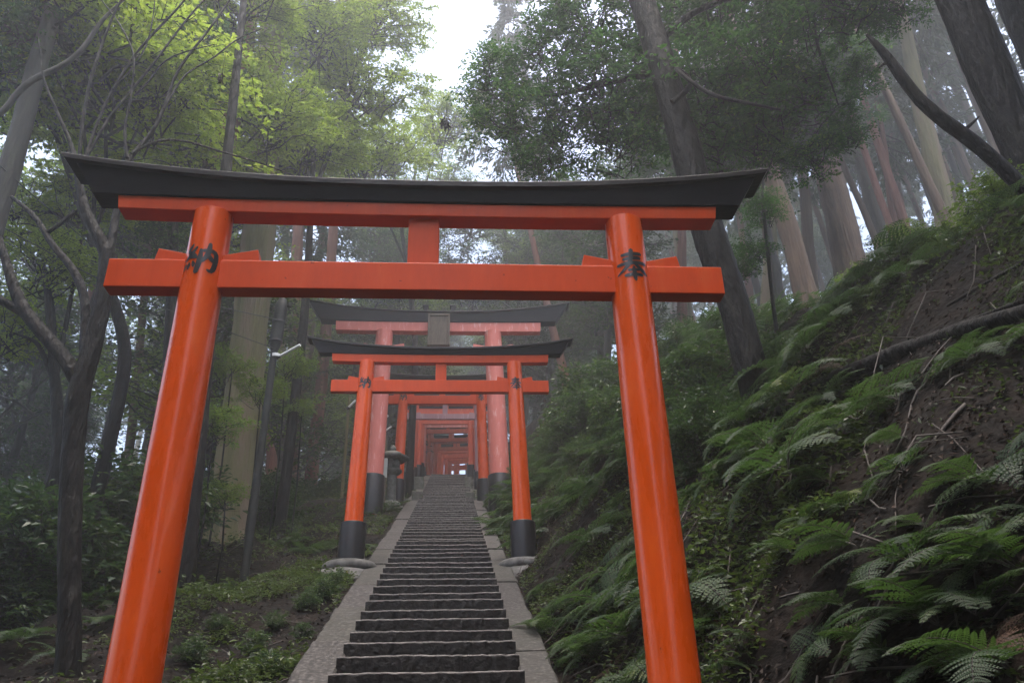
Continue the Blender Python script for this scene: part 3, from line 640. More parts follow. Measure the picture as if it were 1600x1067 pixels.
stem_tree('dead_tree', 'bare snapped dead trunk slanting in from the right edge under the thick dark trunk', [(1680, 370, 30), (1640, 330, 29), (1600, 296, 29), (1550, 245, 27), (1502, 207, 26), (1460, 180, 22), (1428, 148, 20), (1405, 115, 19), (1380, 80, 17), (1362, 60, 14), (1354, 55, 5)], 6.5, 'bark_dark', up=0, cat='dead trunk', rough=.1, flare=1.05,
    limbs=[([(1500, 207, 9), (1518, 195, 6), (1530, 182, 3)], 6.5), ([(1392, 97, 8), (1380, 100, 5), (1374, 106, 3)], 6.5)])
stem_tree('sapling', 'thin dark sapling stem standing right of the nearest gate tip', [(1205, 450, 6), (1198, 380, 6), (1191, 310, 5), (1192, 270, 4)], 11.0, 'bark_dark', up=.5, crown='glossy', crown_at=[A(1196, 330, 11, .42), A(1180, 390, 11, .4), A(1150, 420, 11, .35)], cat='young tree')
for (lab, pts, Y, bk) in [
    ('pair-topped tan cedar trunk with strips of peeling bark right of the gate tip', [(1254, 445, 36), (1242, 390, 34), (1224, 330, 32), (1207, 280, 29), (1190, 220, 26)], 17.0, 'bark_tan'),
    ('pale tan cedar trunk directly behind the tip of the nearest black roof', [(1215, 445, 17), (1204, 390, 16), (1192, 330, 15), (1180, 270, 14)], 22.0, 'bark_tan'),
    ('very thick brown cedar trunk on the crest of the bank', [(1324, 392, 52), (1312, 340, 49), (1298, 285, 45), (1282, 230, 41), (1264, 160, 38)], 22.0, 'bark_tan'),
    ('thin reddish cedar trunk just right of the very thick brown one', [(1398, 375, 13), (1384, 335, 12), (1370, 295, 12), (1352, 240, 11)], 24.0, 'bark_red'),
    ('second thin reddish cedar trunk right of the very thick brown one', [(1420, 372, 17), (1406, 325, 16), (1390, 280, 15), (1372, 225, 14)], 24.0, 'bark_red'),
    ('long slender ochre cedar trunk below the snapped dead trunk', [(1482, 352, 18), (1455, 295, 16), (1422, 222, 14), (1393, 160, 14), (1365, 105, 13), (1340, 55, 12)], 18.0, 'bark_tan'),
    ('slender grey trunk seen across the middle of the snapped dead trunk', [(1500, 325, 12), (1480, 270, 12), (1458, 215, 11), (1440, 160, 11)], 28.0, 'bark_tan'),
    ('slender ochre trunk leaning beside the thick dark corner trunk', [(1560, 245, 14), (1538, 190, 13), (1515, 130, 12), (1490, 70, 12)], 24.0, 'bark_tan'),
    ('grey misty trunk left of the snapped end of the dead trunk', [(1335, 200, 22), (1322, 140, 21), (1308, 80, 20), (1295, 20, 19)], 30.0, 'bark_grey'),
    ('grey misty trunk framed between dead trunk and thick corner trunk', [(1530, 220, 18), (1500, 150, 17), (1470, 80, 16), (1445, 20, 16)], 32.0, 'bark_grey'),
    ('reddish slanting trunk right of the tall pink gate', [(888, 612, 14), (880, 575, 14), (868, 530, 13), (860, 500, 12)], 30.0, 'bark_red'),
]:
    stem_tree('cedar_tree', lab, pts, Y, bk, up=9, crown='cedar', group='cedar trunks on the bank crest' if 'right of the tall pink' not in lab else None)
for px, py, w_, Y in [(1350, 330, 11, 27), (1312, 300, 9, 33), (1462, 330, 12, 29), (1440, 345, 9, 35), (1525, 300, 12, 30), (1575, 290, 10, 33), (1378, 350, 8, 36), (1548, 280, 9, 38), (1500, 340, 8, 40), (1280, 340, 9, 35)]:
    k = RNG.uniform(.36, .46)
    stem_tree('cedar_tree', 'slim pale misty trunk in the band of tall trunks above the bank at upper right', [(px-k*d_, py-d_, w_*(1-d_*.0006)) for d_ in (0, 70, 140, 210, 280, 350)], Y, RNG.choice(['bark_tan', 'bark_grey', 'bark_tan']), up=7, crown='cedar', group='slim misty trunks at the upper right', n=8)
# bright maples making the canopy at the left
for lab, base, Y, cr_ in [
    ('maple with sunlit yellow-green layers filling the top left corner', (150, 760), 13.5, [(60, 130, 13.5, .8), (160, 40, 14, .9), (230, 170, 13, .75), (20, 330, 14, .55)]),
    ('maple with airy lime leaves above the left end of the nearest roof', (250, 760), 15.5, [(330, 70, 16, .9), (420, 190, 16, .8), (290, 240, 15, .6), (370, 10, 15, .9)]),
    ('tall maple with pale leaves left of the bright sky gap', (445, 740), 19, [(500, 60, 19, 1.0), (560, 150, 20, 1.0), (470, 230, 19, .8), (590, 30, 20, .8)]),
    ('young maple with lime leaves low at the left edge', (40, 900), 13.0, [(70, 420, 13, .5), (20, 520, 13, .4), (140, 300, 14, .5)]),
    ('pale misty maple just above the middle of the nearest roof', (640, 720), 27, [(610, 230, 27, 1.1), (690, 200, 30, 1.0), (560, 260, 26, 1.0)]),
]:
    X = at(base[0], base[1], Y); x0 = X[0]; z0 = gnd(x0, Y); top = at(cr_[0][0], cr_[0][1], Y)
    r = tag(empty('maple_tree', (x0, Y, z0)), lab, 'tree', 'bright maples')
    pth = np.array([(0, 0, -.2, .14), (.1, 0, (top[2]-z0)*.4, .11), (top[0]-x0, 0, top[2]-z0, .04)])
    q = resample(pth, 30); mb = MB(); tube(mb, q[:, :3], q[:, 3], 9, rough=.06, rng=NG); mb.build('trunk', M['bark_dark'], r)
    for c in cr_:
        P = at(c[0], c[1], c[2])
        o = put('crown', RNG.choice(CR['maple']), r, (P[0]-x0, P[1]-Y, P[2]-z0)); o.scale = (c[3],)*3; o.rotation_euler = (0, 0, RNG.uniform(0, 6.28))
        t = q[18, :3]; e = np.array([P[0]-x0, P[1]-Y, P[2]-z0]); l = np.array([(*t, .05), (*(t*.5+e*.5+np.array([0, 0, .3])), .035), (*e, .015)])
        l = resample(l, 14); mb = MB(); tube(mb, l[:, :3], l[:, 3], 6, rough=.05, rng=NG); mb.build('limb', M['bark_dark'], r)

# the misty wood behind
def trunk_mesh(seed, H, r, bark):
    g = np.random.RandomState(seed); t = np.linspace(0, 1, 26)
    P = np.stack([np.cumsum(g.normal(0, .03, 26)), np.cumsum(g.normal(0, .03, 26)), -.4+t*(H+.4)], 1)
    mb = MB(); tube(mb, P, r*(1-.7*t)*(1+.5*np.exp(-t*26)), 9, rough=.05, rng=g); return mb.mesh('trunk', M[bark])
TR = {'cedar': [trunk_mesh(1, 20, .22, 'bark_red'), trunk_mesh(2, 20, .26, 'bark_tan'), trunk_mesh(3, 20, .2, 'bark_grey'), trunk_mesh(6, 20, .3, 'bark_moss')],
      'broad': [trunk_mesh(4, 9, .16, 'bark_grey'), trunk_mesh(5, 9, .2, 'bark_dark')]}
g = np.random.RandomState(23); placed = []
def bg_tree(kind, x, y, side, tall=0, lo=6.5):
    z = gnd(x, y); s = g.uniform(.85, 1.2)
    lab = {('cedar', 'l'): 'misty slender cedar in the hazy wood left of the gates', ('cedar', 'r'): 'misty slender cedar in the hazy wood above the bank on the right', ('broad', 'l'): 'misty leafy tree in the hazy wood left of the gates', ('broad', 'r'): 'misty leafy tree in the hazy wood above the bank on the right'}[(kind, side)]
    r = tag(empty('cedar_tree' if kind == 'cedar' else 'leafy_tree', (x, y, z)), lab, 'tree', ('background cedars ' if kind == 'cedar' else 'background leafy trees ')+('on the left' if side == 'l' else 'on the right'))
    r.rotation_euler = (R_(g.uniform(-3, 3)), R_(g.uniform(-4, 3)+(-5 if side == 'r' else 0)), g.uniform(0, 6.28)); 
    put('trunk', TR[kind][g.randint(len(TR[kind]))], r)
    if kind == 'cedar':
        o = put('crown', CR['cedar'][g.randint(3)], r, (0, 0, g.uniform(8, 10.5)))
        r.scale = (s, s, s)
    elif tall:
        r.children[0].scale = (1.3, 1.3, tall/9+.2)
        for q in range(6):
            kk = 'broad_bright' if q % 2 else 'broad'
            o = put('crown', CR[kk][g.randint(len(CR[kk]))], r, (g.uniform(-2.2, 2.2), g.uniform(-2.2, 2.2), lo+(tall-7)*q/5)); k = g.uniform(.75, 1.05); o.scale = (k, k, k); o.rotation_euler = (0, 0, g.uniform(0, 6.28))
    else:
        for q in range(g.randint(2, 4)):
            kk = 'broad_bright' if (side == 'l' and g.rand() < .35) else 'broad'
            o = put('crown', CR[kk][g.randint(len(CR[kk]))], r, (g.uniform(-1.3, 1.3), g.uniform(-1.3, 1.3), 3.2+q*2.6)); k = g.uniform(.7, 1.0); o.scale = (k, k, k); o.rotation_euler = (0, 0, g.uniform(0, 6.28))
        r.scale = (s, s, s)
for y in np.arange(27.5, 60, 4.2):
    for sd_ in (-1, 1):
        x = float(pathx(y))+sd_*g.uniform(4.4, 7.0)+(.8 if sd_ > 0 else 0); yy = y+g.uniform(-.8, .8)
        placed.append((x, yy)); bg_tree('cedar' if g.rand() < .35 else 'broad', x, yy, 'l' if sd_ < 0 else 'r')
for x, y in [(-3.4, 38), (3.3, 41), (-3.2, 45.5), (3.9, 48), (-2.8, 51), (5.6, 54), (-3.4, 57)]:
    placed.append((x, y)); bg_tree('broad', x, y, 'l' if x < 0 else 'r', 13+6*g.rand())
for x, y in [(-3.5, 66), (7.5, 65), (-6, 68), (6.5, 78), (9, 72), (-4, 80), (-9, 74), (11, 84)]:
    placed.append((x, y)); bg_tree('broad', x, y, 'l' if x < 0 else 'r', 15+5*g.rand())
for x, y in [(1.5, 70), (3.8, 74), (.2, 82), (5.5, 69)]:
    placed.append((x, y)); bg_tree('broad', x, y, 'r', 17, 11.5)
for _ in range(34):
    x, y = g.uniform(8, 44), g.uniform(21, 62)
    if x < 9+.1*(y-20) or any((x-a)**2+(y-b)**2 < 1.7**2 for a, b in placed): continue
    placed.append((x, y)); bg_tree('cedar', x, y, 'r')
for _ in range(11):
    x, y = -g.uniform(6.5, 22), g.uniform(19, 36)
    if any((x-a)**2+(y-b)**2 < 2.2**2 for a, b in placed): continue
    placed.append((x, y)); bg_tree('broad', x, y, 'l')
tries = 0
nb0 = len(placed)
while len(placed) < nb0+48 and tries < 6000:
    tries += 1
    y = g.uniform(24, 92); x = g.uniform(-.62*y-6, .62*y+8)
    px = x-float(pathx(y))
    if abs(px+.2) < 7: continue
    if px > 0 and y < 26 and px < 12: continue
    if any((x-a)**2+(y-b)**2 < 2.3**2 for a, b in placed): continue
    placed.append((x, y)); side = 'l' if px < 0 else 'r'
    bg_tree('cedar' if g.rand() < (.8 if side == 'r' else .4) else 'broad', x, y, side)

# mostly unseen trees round and behind the viewer, added to shade ground and haze
g = np.random.RandomState(29)
spots = [(-7.8, 12.5, 11.0, 'maple', 'l'), (-6.8, 19.5, 12.5, 'maple', 'l'), (-10.5, 22, 12, 'broad_bright', 'l'), (10.5, 3.5, 9, 'canopy', 'r'), (9.0, 19.5, 8, 'evergreen', 'r')]
for yy in (1.0, -3.5, -8.5, -14, -20):  # rows beside and behind the camera, unseen, added to block skylight
    for xx in (5.6, 9.5, 13.5):
        for sd_ in (-1, 1):
            spots.append((sd_*(xx+1.2*(yy > 0)+g.uniform(-.4, .6)), yy+g.uniform(-1, .6), g.uniform(9.5, 11.5)-(2.0 if sd_ > 0 else 0)+(xx > 9)*-1.0, 'canopy', 'l' if sd_ < 0 else 'r'))
for x, y, h, kind, side in spots:
    z = gnd(x, y); s_ = 1.0
    r = tag(empty('leafy_tree', (x, y, z)), 'tall leafy tree added to shade the ground close to the path on the %s' % ('left' if side == 'l' else 'right'), 'tree', 'tall leafy trees close to the path on the %s' % ('left' if side == 'l' else 'right'))
    put('trunk', TR['broad'][g.randint(2)], r).scale = (1, 1, h/9)
    for q in range(4):
        k = {'evergreen': 1.35, 'maple': 1.2, 'broad': .95, 'canopy': 1.0, 'broad_bright': .95}[kind]*g.uniform(.85, 1.15)
        o = put('crown', CR[kind][g.randint(len(CR[kind]))], r, (g.uniform(-1.8, 1.8), g.uniform(-2.2, 2.2), h-1.8+g.uniform(-1.2, 2.4))); o.scale = (k, k, k*.9); o.rotation_euler = (0, 0, g.uniform(0, 6.28))

# ------------------------------------------------------------------ shrubs of the undergrowth
def shrub(kind, P, s, lab, group):
    r = tag(empty('shrub', P), lab, 'shrub', group)
    o = put('foliage', RNG.choice(CR[kind]), r, (0, 0, .5*s)); o.scale = (s, s, s); o.rotation_euler = (0, 0, RNG.uniform(0, 6.28))
    return r
g = np.random.RandomState(31); n = 0
for _ in range(900):
    if n >= 62: break
    y = g.uniform(9, 30); x = -g.uniform(3.4, 15)
    if x > -3.4-.12*abs(y-14) and y < 24: continue
    if -4.6 < x < -1 and 9 < y < 20: continue
    z = gnd(x, y); n += 1
    shrub('shrub', (x, y, z-.1), g.uniform(.8, 1.9), 'dark evergreen shrub massed in the shaded undergrowth left of the pole', 'dark undergrowth shrubs on the left')
for px, py, Y, s in [(405, 640, 16.5, .75), (445, 600, 17.5, .8), (360, 600, 16, .7), (330, 700, 14, .8), (470, 660, 19, .55), (350, 800, 14.5, .55)]:
    P = at(px, py, Y); r = shrub('shrub_bright', tuple(P), s, 'lime green bush with small leaves round the utility pole', 'lime bushes round the utility pole')
    mb = MB(); h = P[2]-gnd(P[0], P[1]); tube(mb, [(0, 0, .3*s), (.05, 0, -h*.5), (0, .05, -h-.1)], [.012, .018, .022], 6); mb.build('stem', M['bark_dark'], r)
for px, py, k in [(505, 940, .28), (478, 955, .24), (520, 922, .22), (430, 985, .2), (395, 1030, .24), (470, 1000, .16), (345, 990, .22), (300, 1040, .25), (420, 1060, .2), (535, 905, .16), (360, 930, .18)]:
    P = hit(px, py); shrub('shrub', (P[0], P[1], P[2]-.02), k, 'small dark leafy plant on the mossy ground beside the left kerb', 'small plants beside the left kerb')
g = np.random.RandomState(37)
for _ in range(26):
    y = g.uniform(9, 27); x = g.uniform(2.6, 6.6)*(1 if y > 12 else .85); 
    shrub('shrub', (x, y, gnd(x, y)-.05), g.uniform(.35, .8), 'small dark leafy shrub among the ferns on the right bank', 'dark shrubs on the right bank')
for px, py, Y, s in [(1080, 500, 10.5, .7), (1110, 560, 9.5, .6), (1060, 620, 10, .7), (1100, 660, 9, .55), (1220, 560, 9.6, .5), (1050, 470, 12, .8), (1130, 600, 8.7, .4), (960, 560, 15, .8), (900, 560, 18, 1.0), (930, 500, 19, 1.2)]:
    P = at(px, py, Y); r = shrub('shrub', (P[0], P[1], gnd(P[0], P[1])), s*1.2, 'leafy evergreen shrub crowding the foot of the big dark evergreen', 'shrubs at the foot of the big evergreen')
for px, py, Y, s in [(1560, 330, 7.5, .75), (1500, 390, 8.5, .6), (1430, 430, 9.5, .5), (1590, 400, 7.0, .55), (1345, 450, 11, .5)]:
    P = at(px, py, Y); r = shrub('shrub_bright', (P[0], P[1], gnd(P[0], P[1])), s, 'green leafy bush on the crest of the right bank', 'green bushes on the bank crest')

# ------------------------------------------------------------------ ferns
def frond_arrays(L, seed, detail, npn=15, droop=.8):
    g = np.random.RandomState(seed); V = []; mb = MB()
    def rach(t): return np.array([L*.92*t, L*.10*math.sin(t*2.2+seed)*t, L*(.62*t-droop*t*t)])
    q = np.array([rach(t) for t in np.linspace(0, 1, 10)]); tube(mb, q, .006*L*np.linspace(1.2, .35, 10), 4, 1, caps=False)
    P = []; D = []; Nn = []; LL = []; WW = []; TT = []
    for i in range(npn):
        t = .16+.82*(i/(npn-1))**.92
        pl = L*.40*min(1, (t-.02)/.22)*max(.05, (1-t))**.72*1.15
        c = rach(t); ax = nrm(rach(t+.02)-rach(t-.02)); up = nrm(np.cross(ax, np.cross([0, 0, 1.0], ax)))
        for s in (-1, 1):
            side = nrm(np.cross(ax, up))*s
            dr = nrm(side+ax*.45+up*g.uniform(-.05, .18)); tint0 = g.normal(0, .06)
            wp = L*.82/npn*1.05
            if detail == 0:
                P.append(c); D.append(dr-up*.15); Nn.append(up); LL.append(pl); WW.append(wp*.85); TT.append(.45+tint0)
            else:
                m_ = detail
                for k in range(m_):
                    u = (k+.5)/m_; pp = c+dr*pl*u-up*pl*.22*u*u
                    wl = wp*.62*(1-u)**.55
                    for e in (-1, 1):
                        cr2 = nrm(np.cross(up, dr))*e
                        P.append(pp); D.append(cr2+dr*.55-up*.12); Nn.append(up); LL.append(wl*1.15); WW.append(pl/m_*1.25); TT.append(.42+tint0+.2*g.rand())
                P.append(c+dr*pl*.86-up*pl*.16); D.append(dr-up*.35); Nn.append(up); LL.append(pl*.2); WW.append(wp*.2); TT.append(.5)
    leaf_quads(mb, np.array(P), np.array(D), np.array(Nn), np.array(LL), np.array(WW), 0, np.clip(TT, 0, 1), fold=.06, droop=.15)
    return mb
FM = [M['fern'], M['bark_grey']]
FR_HI = [frond_arrays(.85, 3+k, 9, 16, .62+.12*k).mesh('frond', FM) for k in range(3)]
def fern_mesh(seed, detail, nf, L):
    g = np.random.RandomState(seed); mb = MB()
    for i in range(nf):
        fr = frond_arrays(L*g.uniform(.7, 1.1), seed*7+i, detail, 13, g.uniform(.45, .95))
        a = i*6.283/nf+g.uniform(-.4, .4); el_ = g.uniform(-.1, .45); ca, sa, ce, se = math.cos(a), math.sin(a), math.cos(el_), math.sin(el_)
        Rz = np.array([[ca, -sa, 0], [sa, ca, 0], [0, 0, 1]]); Ry = np.array([[ce, 0, -se], [0, 1, 0], [se, 0, ce]])
        V = np.concatenate(fr.v)@(Rz@Ry).T; off = mb.n
        dt = g.normal(0, .14)
        mb.v.append(V); mb.n += len(V); mb.t.append(np.clip(np.concatenate(fr.t)+dt, 0, 1)); mb.f += [f+off for f in fr.f]; mb.m += fr.m; mb.sm += fr.sm
    return mb.mesh('fern', FM)
FN_MID = [fern_mesh(5+k, 5, 8, .72) for k in range(4)]
FN_FAR = [fern_mesh(15+k, 0, 9, .72) for k in range(3)]
FN_DEAD = fern_mesh(33, 5, 5, .62); FN_DEAD.materials[0] = M['litter']
def place_fern(x, y, s, lab, group, me, tilt=.35, rz=None):
    z = gnd(x, y); o = put('fern', me, None, (x, y, z+.03)); o.scale = (s, s, s)
    o.rotation_euler = (0, -tilt, 0) if rz is None else (0, -tilt, 0)
    o.rotation_mode = 'QUATERNION'
    from mathutils import Quaternion
    o.rotation_quaternion = Quaternion((0, 1, 0), -tilt) @ Quaternion((0, 0, 1), rz if rz is not None else RNG.uniform(0, 6.28))
    return tag(o, lab, 'fern', group)
g = np.random.RandomState(41)
def big_fern(px, py, s, aims, lab):
    P = hit(px, py)
    r = tag(empty('fern', (P[0], P[1], P[2]+.02)), lab, 'fern', 'big ferns on the near bank')
    for i, a in enumerate(aims):
        o = put('frond', FR_HI[(i+int(px)) % 3], r); k = s*1.22*g.uniform(.8, 1.15); o.scale = (k, k, k)
        o.rotation_euler = (g.uniform(-.2, .2), R_(g.uniform(-22, 2)), R_(a))
    return r
LB = 'near fern on the dark right bank, '
for px, py, s, aims, lab in [
    (1470, 985, .62, (140, 165, 190, 212, 120, 250), 'broad green fern arching at the lower right of the bank, widest of all'),
    (1600, 900, .62, (150, 180, 205, 120), 'large fern cut by the right edge of the view at mid bank'),
    (1590, 1060, .55, (150, 185, 215, 120, 100), 'large dim fern in the bottom right corner'),
    (1345, 860, .50, (150, 180, 200, 20, -20, 120), 'fern with a comb-like row of hanging leaflets in the middle of the bank'),
    (1240, 870, .34, (140, 180, 220, 40, 90, 0, -50), 'rosette-shaped fern right beside the right pillar, halfway up'),
    (1180, 700, .42, (130, 160, 190, 40, 80), 'pale fern close behind the right pillar at mid height'),
    (1330, 960, .42, (160, 190, 30, 120), 'low fern left of the broadest one'),
    (1190, 1010, .36, (150, 190, 60, 20), 'small fern low beside the right pillar foot'),
    (1300, 760, .42, (150, 175, 200, 60), 'fern below the fallen log'),
    (1450, 830, .36, (150, 190, 60, 110), 'small fern half hidden above the broadest one'),
    (1180, 1060, .32, (160, 130, 40), 'small fern on the bottom edge beside the right pillar'),
    (1420, 690, .40, (150, 190, 70), 'fern hanging over bare soil in the middle right'),
    (1400, 1040, .40, (150, 190, 220, 110), 'dim fern beneath the broadest one on the bottom edge'),
    (1540, 760, .42, (150, 190, 120, 60), 'dim fern above the one cut by the right edge')]:
    big_fern(px, py, s, aims, lab)
cnt = 0
for _ in range(6000):
    if cnt >= 298: break
    y = 2.6+25*g.rand()**1.35; x = .98+g.rand()**1.25*(6.0 if y > 9 else 5.0)
    dens = .55 if (y < 8 and x > 1.7 and bumps(x*.8+3, y*.8) < .3) else 1.0
    if g.rand() > dens or (y < 6 and x < 1.6): continue
    if abs(x-1.15) < .8 and 11.2 < y < 13.5: continue
    near = y < 11
    s = g.uniform(.6, 1.15)*(.7 if y < 6 else 1.15)*(.75 if x < 1.4 else 1)
    if near and g.rand() < .10:
        place_fern(x, y, s*.8, 'withered brown fern among the green ones on the right bank', 'withered ferns on the right bank', FN_DEAD, tilt=.6); continue
    place_fern(x, y, s, 'green fern among many clothing the bank right of the steps', 'ferns on the right bank', (FN_MID if near else FN_FAR)[g.randint(3)], tilt=g.uniform(.2, .75)); cnt += 1
cnt = 0
for _ in range(4000):
    if cnt >= 60: break
    y = g.uniform(14.6, 29); x = -g.uniform(1.55, 5.5)
    if y < 17 and x < -3.2: continue
    place_fern(x, y, g.uniform(.5, .9), 'pale fern in the bed behind the second gate left of the steps', 'ferns on the left of the steps', FN_FAR[g.randint(3)] if y > 17 else FN_MID[g.randint(4)], tilt=0); cnt += 1
for px, py, s in [(310, 915, .32), (80, 960, .6), (150, 900, .7), (60, 860, .7), (155, 980, .5), (30, 1010, .7), (165, 830, .6), (100, 1040, .6)]:
    P = hit(px, py)
    if P is not None: place_fern(P[0], P[1], s, 'dim fern in the dark undergrowth round the forked tree', 'ferns round the forked tree', FN_MID[g.randint(4)], tilt=0)

# ------------------------------------------------------------------ litter, ground cover, twigs (nobody could count these)
def scatter(n, xr, yr, seed, pow_=1.0):
    g = np.random.RandomState(seed); y = yr[0]+(yr[1]-yr[0])*g.rand(n)**pow_; x = xr[0]+(xr[1]-xr[0])*g.rand(n)
    return g, x, y, ground(x, y)
mb = MB()
for n, xr, yr, sd_, pw in [(26000, (.95, 6.5), (1.6, 16), 51, 1.5), (16000, (-8, -1.4), (4.5, 20), 52, 1.3), (6000, (.95, 7.5), (12, 34), 53, 1.2)]:
    g, x, y, z = scatter(n, xr, yr, sd_, pw)
    d = g.normal(0, 1, (n, 3)); d[:, 2] *= .3; nn = nrm(np.array([0, 0, 1.0])+g.normal(0, .45, (n, 3)))
    if xr[0] > 0: nn = nrm(nn+np.array([-.7, 0, 0]))
    d = d-nn*np.sum(d*nn, 1)[:, None]
    leaf_quads(mb, np.stack([x, y, z+g.uniform(.0, .04, n)], 1), d, nn, g.uniform(.03, .07, n), g.uniform(.016, .034, n), 0, np.clip(g.beta(1.6, 4, n), 0, 1), fold=g.uniform(-.2, .3))
tag(mb.build('leaf_litter', M['litter']), kind='stuff', label='brown fallen leaves littering the bank and forest floor')
mb = MB(); g = np.random.RandomState(57)
for n, xr, yr in [(230, (1.0, 6.0), (2, 14)), (150, (-7, -1.5), (5, 18))]:
    for _ in range(n):
        y = yr[0]+(yr[1]-yr[0])*g.rand()**1.4; x = g.uniform(*xr); z = gnd(x, y)+.02; a = g.uniform(0, 3.14); l = g.uniform(.12, .7)
        dx, dy = math.cos(a)*l, math.sin(a)*l
        tube(mb, [(x, y, z), (x+dx*.5, y+dy*.5, max(gnd(x+dx*.5, y+dy*.5)+.03, z+g.uniform(-.02, .06))), (x+dx, y+dy, gnd(x+dx, y+dy)+g.uniform(.01, .10))], g.uniform(.003, .009), 4, 0, caps=False)
for _ in range(26):
    x, y = g.uniform(1.5, 4.8), g.uniform(2.6, 11); P = []; a = g.uniform(2.6, 3.9)
    for q in range(12):
        P.append((x, y, gnd(x, y)+.012+.02*math.sin(q*1.3))); a += g.normal(0, .25); x += math.cos(a)*.09; y += math.sin(a)*.09
        if x < 1.05: break
    if len(P) > 4: tube(mb, P, np.linspace(g.uniform(.008, .02), .004, len(P)), 5, 0, caps=False)
tag(mb.build('fallen_twigs', M['twig']), kind='stuff', label='thin fallen twigs and roots on the bare soil')
mb = MB()
def cover(n, xr, yr, seed, size, thr, hgt, ptint=.45):
    g, x, y, z = scatter(n*3, xr, yr, seed, 1.25)
    k = bumps(x*1.3+9, y*1.3+2, 1.4)+g.normal(0, .35, len(x)) > thr
    x, y, z = x[k][:n], y[k][:n], z[k][:n]; n = len(x)
    hb_ = np.clip(bumps(x*2, y*2, 1.5)*.5+.6, .1, 1.4)
    d = g.normal(0, 1, (n, 3)); d[:, 2] = np.abs(d[:, 2])*.4; nn = nrm(np.array([0, 0, 1.0])+g.normal(0, .4, (n, 3)))
    leaf_quads(mb, np.stack([x, y, z+g.uniform(0, 1, n)*hgt*hb_], 1), d, nn, size*g.uniform(.6, 1.3, n), size*.5*g.uniform(.7, 1.2, n), 0, np.clip(ptint+g.normal(0, .2, n), 0, 1))
cover(15000, (-3.6, -1.38), (5.5, 15), 61, .05, .15, .16, .5)
cover(9000, (-9, -1.5), (5, 22), 62, .08, .6, .3, .3)
cover(14000, (.93, 2.6), (5, 26), 63, .055, -.2, .22, .4)
cover(16000, (1.6, 7), (6, 30), 64, .08, .2, .35, .3)
cover(7000, (-6, -1.4), (14, 34), 65, .08, -.1, .25, .55)
cover(14000, (1.5, 6.5), (2.4, 9), 66, .05, .1, .12, .12)
tag(mb.build('ground_cover', M['moss']), kind='stuff', label='low moss, ivy and seedlings carpeting the ground beside the steps')

# ------------------------------------------------------------------ fallen log, dead leaf clumps
def log(lab, pts, w_):
    q = []
    for i, (px, py) in enumerate(pts):
        P = hit(px, py); r = w_[i]*.5/pxm(P); q.append((P[0], P[1], P[2]+r*.6, r))
    q = resample(np.array(q), 40); o = q[0, :3].copy(); mb = MB(); tube(mb, q[:, :3]-o, q[:, 3], 12, rough=.08, rng=NG)
    ob = mb.build('fallen_log', M['bark_dark']); ob.location = o; tag(ob, lab, 'log')
log('dark mossy log lying across the bank from the big evergreen to the right edge', [(1215, 655), (1300, 600), (1400, 560), (1500, 525), (1620, 490)], [22, 26, 26, 26, 26])
log('thin pale branch lying high on the bank at the right edge', [(1480, 480), (1540, 445), (1620, 400)], [5, 6, 7])
log('slim dark branch resting just above the mossy log', [(1350, 570), (1470, 520), (1610, 470)], [7, 8, 9])
for px, py, Y, s, lab in [(345, 120, 7.8, .07, 'clump of dead leaves hanging from a twig at the upper left'), (322, 252, 7.8, .06, 'dead leaf cluster dangling just above the nearest roof on the left'), (697, 188, 12.0, .16, 'dead brown leaf bunch hanging in front of the bright sky gap')]:
    P = at(px, py, Y); g = np.random.RandomState(int(px)); n = 26; mb = MB()
    leaf_quads(mb, g.normal(0, .35, (n, 3))*s*np.array([.5, .5, 1]), g.normal(0, .5, (n, 3))-np.array([0, 0, 1]), g.normal(0, 1, (n, 3)), s*g.uniform(.7, 1.3, n), s*.35, 0, g.uniform(0, .35, n))
    tube(mb, [(0, 0, 0), (.01, 0, s*2), (0, .02, s*6)], [.003, .003, .002], 4, 1)
    ob = mb.build('dead_leaf_clump', [M['litter'], M['bark_dark']]); ob.location = tuple(P); tag(ob, lab, 'dead leaves')

# ------------------------------------------------------------------ utility pole, lamp posts, cables, lantern, board, blocks
def lamp_tube(P0, P1, r, root, o):
    mb = MB(); tube(mb, np.linspace(P0, P1, 6)-o, r, 10); lt = mb.build('lamp_tube', M['white'], root)
    mb = MB(); d = nrm(np.array(P1)-np.array(P0)); u = np.array(P0)-o
    tube(mb, [u-d*.10, u-d*.002], r*1.5, 8); mb.build('lamp_socket', M['metal'], lt)
Yp = 14.4; base = at(383, 880, Yp); base[2] = gnd(base[0], Yp)
top = at(442, 468, Yp+.2); mid = at(429, 545, Yp+.17)
up_ = tag(empty('utility_pole', tuple(base)), 'dark slim utility pole tilted right with a wrapped thicker top and a white tube lamp', 'utility pole')
mb = MB(); tube(mb, np.array([(0, 0, -.3), tuple((mid-base)*.5), tuple(mid-base)]), [.082, .07, .066], 14); mb.build('shaft', M['metal'], up_)
mb = MB(); q = np.linspace(mid-base+np.array([-.005, 0, -.05]), top-base, 12); tube(mb, q, [.07, .10, .118, .122, .122, .12, .122, .12, .118, .12, .11, .07], 14, rough=.05, rng=NG); sl = mb.build('wrapped_top', M['metal'], up_)
mb = MB(); 
for t in (.25, .62):
    mb = MB(); P = q[int(t*11)]; tube(mb, [P-np.array([0, 0, .02]), P+np.array([0, 0, .02])], .132, 14); mb.build('strap', M['cable'], sl)
mb = MB(); lathe(mb, [(.02, -.05), (.05, -.04), (.03, 0), (.05, .03), (.02, .05)], *( (top-base)[:2]+np.array([.15, -.05]) ), n=10)
ins = mb.build('insulator', M['metal'], up_); ins.location = (0, 0, float((top-base)[2])-.15)
lamp_tube(at(438, 556, Yp+.15), at(469, 539, Yp), .028, up_, base)
